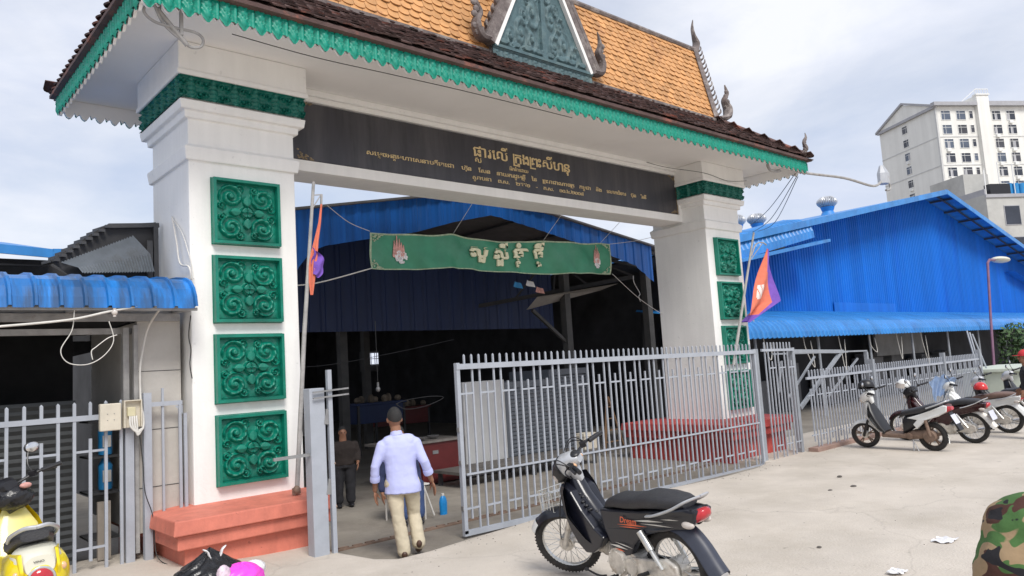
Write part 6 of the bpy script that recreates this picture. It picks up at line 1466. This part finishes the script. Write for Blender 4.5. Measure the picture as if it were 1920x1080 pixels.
# helmets
def helmet(label, loc, m, rz=0., visor=True, tilt=0.):
    t = thing('helmet', label, 'helmet', loc, radians(rz), local=True); t.rotation_euler = (radians(tilt), 0, radians(rz))
    b = MB(); vs = []; nu, nv = 28, 16
    def hs(u, v):
        a = 2 * pi * u; ph = radians(105) * v; front = max(0, cos(a)) ** 2; ph = ph * (1 - .36 * front * v)
        return (.135 * sin(ph) * cos(a), .118 * sin(ph) * sin(a), .125 * cos(ph))
    b.grid(lambda u, v: hs(u, v), nu, nv, flip=True); b.grid(lambda u, v: tuple(Vector(hs(u, v)) * .88), nu, nv); S_ = b.build('shell', m, t, smooth=True, angle=180, fix=False)
    b = MB(); b.tube([hs(k / 28, 1) for k in range(28)], .009, 6, closed=True); b.build('rim_trim', M_black, t, smooth=True)
    b = MB(); b.tube(curve_pts([(.01, .11, -.02), (.03, .06, -.13), (.03, -.06, -.13), (.01, -.11, -.02)], 4), .005, 5); b.build('strap', M_black, t, smooth=True)
    if visor: b = MB(); b.grid(lambda u, v: (.137 * cos((u - .5) * 2.2) * (1.02 + .08 * v), .125 * sin((u - .5) * 2.2) * 1.04, .05 - .09 * v), 16, 6); b.build('visor', M_clear if m is not M_black else M_black, t, smooth=True, angle=180)
    return t
helmet('black helmet hanging on the handlebar of the nearest white scooter', (11.42, -1.98, .97), M_black, 120, tilt=14)
helmet('white helmet hanging on the handlebar of the maroon motorbike', (12.72, -2.12, .90), M_mwhite, 150, tilt=-10)
helmet('red helmet resting on the brown seat of the third parked motorbike', (14.35, -2.95, .72), mat('red_helmet_paint', (.60, .03, .03), .2, .1, 5, coat=.5), 60)
b = MB()
def clothf(u, v):
    a = (u - .5) * 2; x = a * .26; r = .16 - .10 * v; z = 1.22 - .42 * v ** 1.3 - .10 * abs(a) ** 2 + .03 * sin(a * 9 + v * 6); y = .14 * (v - .3) * (1 + .5 * a) + .03 * sin(a * 12 + v * 9)
    return (x * (1 - .35 * v), y, z)
b.grid(clothf, 30, 24); o = b.build('draped_cloth', M_lcloth, smooth=True, angle=180); o.location = (14.35, -2.25, gz_ - .05); o.rotation_euler = (0, 0, -.8); tag(o, 'light blue cloth draped over the handlebar of the white motorbike', 'cloth')

# ================================================================== RUBBISH BAG heap at bottom left
RB_ = thing('rubbish_bag', 'full black rubbish bag tied with white handles by the coral plinth', 'rubbish bag', (-.42, -1.62, .02))
b = MB(); b.grid(blob((-.42, -1.66, .12), .30, .26, .17, 3, .16, neck=.4), 72, 44, flip=True); b.build('bag_body', M_bag, RB_, smooth=True, angle=180)
b = MB()
for s_ in (-1, 1): b.tube(curve_pts([(-.40 + s_ * .01, -1.72, .27), (-.40 + s_ * .045, -1.72, .32), (-.40 + s_ * .060, -1.72, .36), (-.40 + s_ * .095, -1.71, .385)], 4), [.02, .024, .022, .026, .020, .026, .021, .025, .020, .024, .022, .016, .010], 10, squash=(1, .35))
b.ball((-.40, -1.70, .28), (.065, .05, .035)); b.build('tied_handle', M_wfilm, RB_, smooth=True, angle=180)
b = MB(); b.grid(blob((-.24, -1.84, .12), .18, .15, .125, 8, .12), 48, 28, flip=True); o = b.build('pink_bag', M_pink, smooth=True, angle=180); tag(o, 'bright pink plastic bag squeezed against the black rubbish bag', 'plastic bag')
b = MB(); b.grid(blob((-.40, -1.90, .19), .055, .035, .08, 5, .25), 20, 14, flip=True); o = b.build('crumpled_paper', mat('printed_wrapper', (.62, .50, .58), .5, .4, 25), smooth=True, angle=180); tag(o, 'crumpled white and pink wrapper in front of the black rubbish bag', 'wrapper')
b = MB(); b.grid(blob((-.50, -1.92, .10), .035, .03, .07, 6, .2), 18, 12, flip=True); o = b.build('yellow_wrapper', mat('lime_wrapper', (.60, .62, .08), .5, .2, 12), smooth=True, angle=180); tag(o, 'small lime yellow wrapper at the foot of the black rubbish bag', 'wrapper')
b = MB(); b.grid(blob((-.06, -1.68, .14), .09, .08, .07, 9, .2), 24, 14, flip=True); o = b.build('white_bag', M_wfilm, smooth=True, angle=180); tag(o, 'small white plastic bag just right of the pink bag', 'plastic bag')

# ================================================================== PEOPLE
def hand(b, w, d, palm_n, side_, L=.17, curl=.5, thumb=None):
    """relaxed hand: w wrist point, d direction fingers hang, palm_n palm normal, side_ +1/-1 which way the thumb goes along x"""
    w = Vector(w); d = Vector(d).normalized(); n = Vector(palm_n).normalized(); a = d.cross(n).normalized() * side_
    palm = w + d * L * .30
    R = Matrix((a, n, d)).transposed()
    b.ball(w + d * L * .26, (.040, .017, .056), 14, 10, R=R)
    for k, (o, ln) in enumerate(((-.030, .072), (-.010, .085), (.010, .080), (.028, .062))):
        p0 = w + d * (L * .42) - a * o; P = [p0]; dd = d.copy()
        for j in range(3):
            dd = (dd + n * curl * (.30 + .10 * k)).normalized(); P.append(P[-1] + dd * ln * (.45, .32, .23)[j])
        b.limb(P, [.0095, .009, .0082, .007], 8)
    t0 = w + d * L * .12 + a * .028; b.limb([t0, t0 + (d * .6 + a * .6 + n * .25).normalized() * .038, t0 + (d * .85 + a * .35 + n * .4).normalized() * .075], [.013, .0115, .009], 8)
def head_mesh(b, c, yaw=0., s=1.):
    """head centred at c, facing +y turned by yaw; with nose, brow, chin, ears"""
    R = Matrix.Rotation(yaw, 3, 'Z'); c = Vector(c); P = lambda x, y, z: c + R @ Vector((x * s, y * s, z * s))
    b.ball(P(0, -.01, .02), (.076 * s, .095 * s, .112 * s), 20, 14, R=R); b.ball(P(0, .03, -.05), (.058 * s, .062 * s, .075 * s), 16, 10, R=R)
    b.ball(P(0, .098, -.015), (.013 * s, .020 * s, .026 * s), 10, 8, R=R); b.ball(P(0, .078, -.065), (.026 * s, .016 * s, .012 * s), 10, 8, R=R); b.ball(P(0, .078, .025), (.05 * s, .015 * s, .012 * s), 10, 8, R=R)
    for e in (-1, 1): b.ball(P(e * .080, -.005, -.005), (.012 * s, .021 * s, .032 * s), 10, 8, R=R)
def eyes(parent, c, yaw=0., s=1.):
    R = Matrix.Rotation(yaw, 3, 'Z'); c = Vector(c); b = MB()
    for e in (-1, 1): b.ball(c + R @ Vector((e * .030 * s, .080 * s, .005 * s)), (.012 * s, .010 * s, .007 * s), 10, 6)
    return b.build('eyes', M_black, parent, smooth=True)
def hair_cap(parent, c, yaw, s=1., low=-.045, m=None):
    R = Matrix.Rotation(yaw, 3, 'Z'); c = Vector(c); b = MB()
    def fn(u, v):
        a = 2 * pi * u; back = .5 - .5 * sin(a); ph = v * radians(62 + 52 * back); q = Vector((.084 * sin(ph) * cos(a), -.012 + .104 * sin(ph) * sin(a), .022 + .120 * cos(ph))) * s
        q *= 1 + .018 * sin(a * 23 + ph * 17) * sin(ph); return c + R @ q
    b.grid(fn, 60, 26, flip=True); return b.build('hair', m or M_hair, parent, smooth=True, angle=180)

# --- walking man (local frame: faces +y)
MAN = thing('person', 'man in lavender shirt and beige trousers walking away into the gateway', 'person', (1.79, -1.16, -.22), radians(-30), local=True); MAN.scale = (.95, .95, .965)
hc = Vector((-.045, .03, 1.50))
b = MB(); head_mesh(b, hc, .12, 1.0); b.limb([(-.03, .0, 1.26), (-.038, .015, 1.42)], [.062, .058], 16)
b.limb([(-.005, .0, .82), (.0, .0, 1.0), (-.01, 0, 1.20)], [.085, .085, .08], 16)
LE, LWr = Vector((-.285, -.04, 1.00)), Vector((-.295, .04, .74)); RE, RW = Vector((.262, -.06, 1.02)), Vector((.345, .03, .79))
for Sh, El, Wr in ((Vector((-.20, 0, 1.24)), LE, LWr), (Vector((.185, 0, 1.25)), RE, RW)): b.limb([Sh, Sh.lerp(El, .5), El, El.lerp(Wr, .4), Wr], [.044, .042, .038, .036, .027], 12)
hand(b, LWr + Vector((0, .005, -.02)), (.06, .10, -1), (.75, -.25, 0), -1, curl=.30); hand(b, RW + Vector((.01, .01, -.02)), (.25, .15, -1), (-.75, -.25, .0), 1, curl=.30)
HLg = Vector((-.085, 0, .80)); HRg = Vector((.105, 0, .80)); KL, AL = Vector((-.055, -.02, .43)), Vector((-.005, -.06, .07)); KR, AR = Vector((.13, .10, .45)), Vector((.165, .02, .13))
for h, k, a_ in ((HLg, KL, AL), (HRg, KR, AR)): b.limb([h, h.lerp(k, .5), k, k.lerp(a_, .35), a_], [.085, .075, .052, .05, .034], 12)
BODY = b.build('body', M_skin, MAN); remesh(BODY, .0065, 2)
hair_cap(BODY, hc, .12)
b = MB()   # shirt
b.ells([(.015, .0, .695, .205, .145), (.018, 0, .78, .198, .142), (.010, 0, .88, .176, .128), (.0, 0, 1.0, .175, .12), (-.005, 0, 1.12, .198, .118), (-.005, 0, 1.20, .205, .11), (-.01, 0, 1.255, .175, .095), (-.015, 0, 1.29, .105, .08), (-.025, .0, 1.315, .072, .075)], 40, 2.3)
for Sh, El, Wr in ((Vector((-.185, 0, 1.215)), LE, LWr), (Vector((.172, 0, 1.22)), RE, RW)): b.limb([Sh, Sh.lerp(El, .5), El, El.lerp(Wr, .42)], [.078, .062, .052, .050], 18)
b.limb([(-.13, 0, 1.245), (.11, 0, 1.25)], [.085, .085], 16); b.limb([(-.03, .0, 1.29), (-.034, .008, 1.345)], [.070, .066], 18)
SHIRT = b.build('shirt', M_shirt, BODY); remesh(SHIRT, .009, 2, .016, .13)
b = MB()
for El, Wr in ((LE, LWr), (RE, RW)): q = El.lerp(Wr, .40); d_ = (Wr - El).normalized(); b.tube([q, q + d_ * .03, q + d_ * .06], [.053, .058, .054], 18)
b.tube([(-.03, .003, 1.325), (-.034, .008, 1.365)], [.070, .064], 20); b.build('cuff', M_shirt, SHIRT, smooth=True)
b = MB(); b.ells([(.012, 0, .68, .170, .115), (.012, 0, .78, .165, .115), (.012, 0, .83, .155, .105)], 30, 2.3)
for h, k, a_, fl in ((HLg, KL, AL, 0), (HRg, KR, AR, 0)): b.limb([h, h.lerp(k, .45), k, k.lerp(a_, .5), a_ + Vector((0, 0, .0))], [.105, .090, .073, .072, .076], 20)
TRO = b.build('trousers', M_trous, BODY); remesh(TRO, .009, 2, .018, .10)
for nm, a_, pit in (('shoe', AL, 0), ('shoe', AR, -.5)):
    b = MB(); R = Matrix.Rotation(pit, 3, 'X'); b.ball(a_ + R @ Vector((0, .05, -.035)), (.043, .125, .038), 14, 10, R=R); b.ball(a_ + R @ Vector((0, -.04, -.02)), (.038, .05, .045), 12, 8, R=R); b.build(nm, M_leather, BODY, smooth=True)

def simple_person(label, loc, rz, H=1.66, top=M_dcloth, legs=M_dcloth, hair=M_hair, skin=M_skin, cap=None, arms=((-.26, .02, .80), (.26, .02, .80)), stance=.09, short=False, group=None, sit=False):
    t = thing('person', label, 'person', loc, radians(rz), group, local=True); k = H / 1.66
    c = Vector((0, .01, 1.53 * k - (.42 if sit else 0))); dz = -.42 if sit else 0
    b = MB(); head_mesh(b, c, 0, k); b.limb([(0, 0, 1.28 * k + dz), (0, .01, 1.45 * k + dz)], [.06, .055], 12); b.limb([(0, 0, .9 * k + dz), (0, 0, 1.22 * k + dz)], [.085, .08], 14)
    for i, s_ in enumerate((-1, 1)):
        Sh = Vector((s_ * .18, 0, 1.28 * k + dz)); W_ = Vector(arms[i]) + Vector((0, 0, dz)); El = Sh.lerp(W_, .52) + Vector((s_ * .03, -.05, 0)); b.limb([Sh, El, W_], [.046, .040, .028], 10)
        hand(b, W_, (W_ - El), (-s_, 0, 0), s_ * 1, curl=.35)
        if sit: b.limb([(s_ * .09, 0, .50), (s_ * .11, .40, .50), (s_ * .11, .38, .08)], [.08, .06, .035], 10)
        else: b.limb([(s_ * .085, 0, .85 * k), (s_ * stance, .01, .46 * k), (s_ * stance, 0, .07)], [.08, .055, .036], 10)
    B = b.build('body', skin, t); remesh(B, .010, 1); eyes(B, c, 0, k)
    if cap:
        b = MB(); R = 1.0
        b.grid(lambda u, v: tuple(c + Vector((.092 * sin(v * 1.65) * cos(2 * pi * u), -.01 + .112 * sin(v * 1.65) * sin(2 * pi * u), .03 + .115 * cos(v * 1.65))) * k), 24, 12, flip=True); b.ells([(c.x, c.y + .12 * k, c.z + .030 * k, .07, .07), (c.x, c.y + .12 * k, c.z + .040 * k, .07, .07)], 16); b.build('cap', cap, B, smooth=True)
        hair_cap(B, c, 0, k * .97)
    else: hair_cap(B, c, 0, k)
    b = MB(); b.ells([(0, 0, .86 * k + dz, .175, .12), (0, 0, 1.0 * k + dz, .17, .115), (0, 0, 1.2 * k + dz, .205, .12), (0, 0, 1.30 * k + dz, .18, .10), (0, 0, 1.36 * k + dz, .085, .075)], 26, 2.3)
    for i, s_ in enumerate((-1, 1)):
        Sh = Vector((s_ * .17, 0, 1.26 * k + dz)); W_ = Vector(arms[i]) + Vector((0, 0, dz)); El = Sh.lerp(W_, .52) + Vector((s_ * .03, -.05, 0)); b.limb([Sh, El] + ([] if short else [El.lerp(W_, .8)]), [.07, .058] + ([] if short else [.045]), 14)
    s2 = b.build('shirt', top, B); remesh(s2, .014, 2, .02, .1)
    b = MB(); b.ells([(0, 0, .80 * k + dz, .165, .12), (0, 0, .92 * k + dz, .16, .115)], 24)
    for s_ in (-1, 1):
        if sit: b.limb([(s_ * .09, -.02, .50), (s_ * .11, .40, .50), (s_ * .11, .39, .12)], [.10, .08, .075], 14)
        else: b.limb([(s_ * .085, 0, .84 * k), (s_ * stance, .01, .46 * k), (s_ * stance, 0, .10)], [.10, .078, .07], 14)
    s3 = b.build('trousers', legs, B); remesh(s3, .014, 2, .02, .1)
    for s_ in (-1, 1): b = MB(); y = .42 if sit else .04; b.ball((s_ * (.11 if sit else stance), y, .035), (.042, .12, .036), 12, 8); b.build('shoe', M_black, B, smooth=True)
    return t
simple_person('seated person in blue jeans mostly hidden behind the walking man', (2.92, .62, -.22), 165, top=mat('dark_blue_shirt', (.03, .04, .10), .9, .2, 8), legs=M_jeans, sit=True)
simple_person('dim figure in a brown top and black trousers standing inside the hall', (3.0, 2.3, -.22), 160, H=1.2, top=mat('brown_top', (.025, .018, .016), .9, .2, 8), arms=((-.2, .1, .66), (.2, .1, .66)))
simple_person('person with red cap and dark vest at the far right edge by the bikes', (13.60, -3.97, gz_), 20, H=1.62, top=M_dcloth, legs=M_dcloth, cap=mat('red_cap', (.5, .03, .04), .8, .1, 8), arms=((-.26, .08, .9), (.26, .1, .9)))

# --- camouflage jacket person, very near on the right
CMP = thing('person', 'person in a green and brown camouflage jacket cut off at the lower right edge', 'person', (-.332, -7.68, 0), radians(-38), local=True)
c = Vector((.10, .12, 1.57)); b = MB(); head_mesh(b, c, 0, 1.0); b.limb([(0.02, 0, 1.34), (.08, .08, 1.49)], [.065, .06], 14); b.limb([(0, 0, .95), (0, 0, 1.25)], [.09, .085], 14)
arm = [[Vector((-.185, 0, 1.20)), Vector((-.255, -.02, 1.02)), Vector((-.13, .20, .92))], [Vector((.21, 0, 1.27)), Vector((.30, -.04, 1.02)), Vector((.20, .20, .95))]]
for A_ in arm: b.limb(A_, [.05, .042, .03], 12)
hand(b, arm[0][2], (.5, .8, -.1), (0, 0, -1), 1, curl=.4); hand(b, arm[1][2], (-.5, .8, -.1), (0, 0, -1), -1, curl=.4)
for s_ in (-1, 1): b.limb([(s_ * .09, 0, .88), (s_ * .10, .01, .48), (s_ * .10, 0, .07)], [.085, .06, .04], 12)
B = b.build('body', M_skin, CMP); remesh(B, .010, 1); hair_cap(B, c, 0); eyes(B, c)
b = MB(); b.ells([(0, 0, .80, .19, .13), (0, 0, 1.0, .19, .13), (0, 0, 1.12, .23, .15), (0.01, 0, 1.21, .225, .145), (0.03, 0, 1.29, .175, .12), (0.04, 0, 1.345, .115, .10), (0.03, .02, 1.40, .085, .085)], 40, 2.2)
for A_ in arm: b.limb([A_[0], A_[0].lerp(A_[1], .5), A_[1], A_[1].lerp(A_[2], .85)], [.105, .105, .088, .055], 20)
J = b.build('jacket', M_camo, B); remesh(J, .009, 3, .03, .11)
b = MB(); b.ells([(0, 0, .80, .17, .12), (0, 0, .92, .165, .12)], 24)
for s_ in (-1, 1): b.limb([(s_ * .09, 0, .84), (s_ * .10, .01, .48), (s_ * .10, 0, .12)], [.105, .085, .075], 16)
T_ = b.build('trousers', M_camo, B); remesh(T_, .014, 2, .02, .1)
for s_ in (-1, 1): b = MB(); b.ball((s_ * .10, .04, .04), (.045, .13, .04), 12, 8); b.build('shoe', M_black, B, smooth=True)
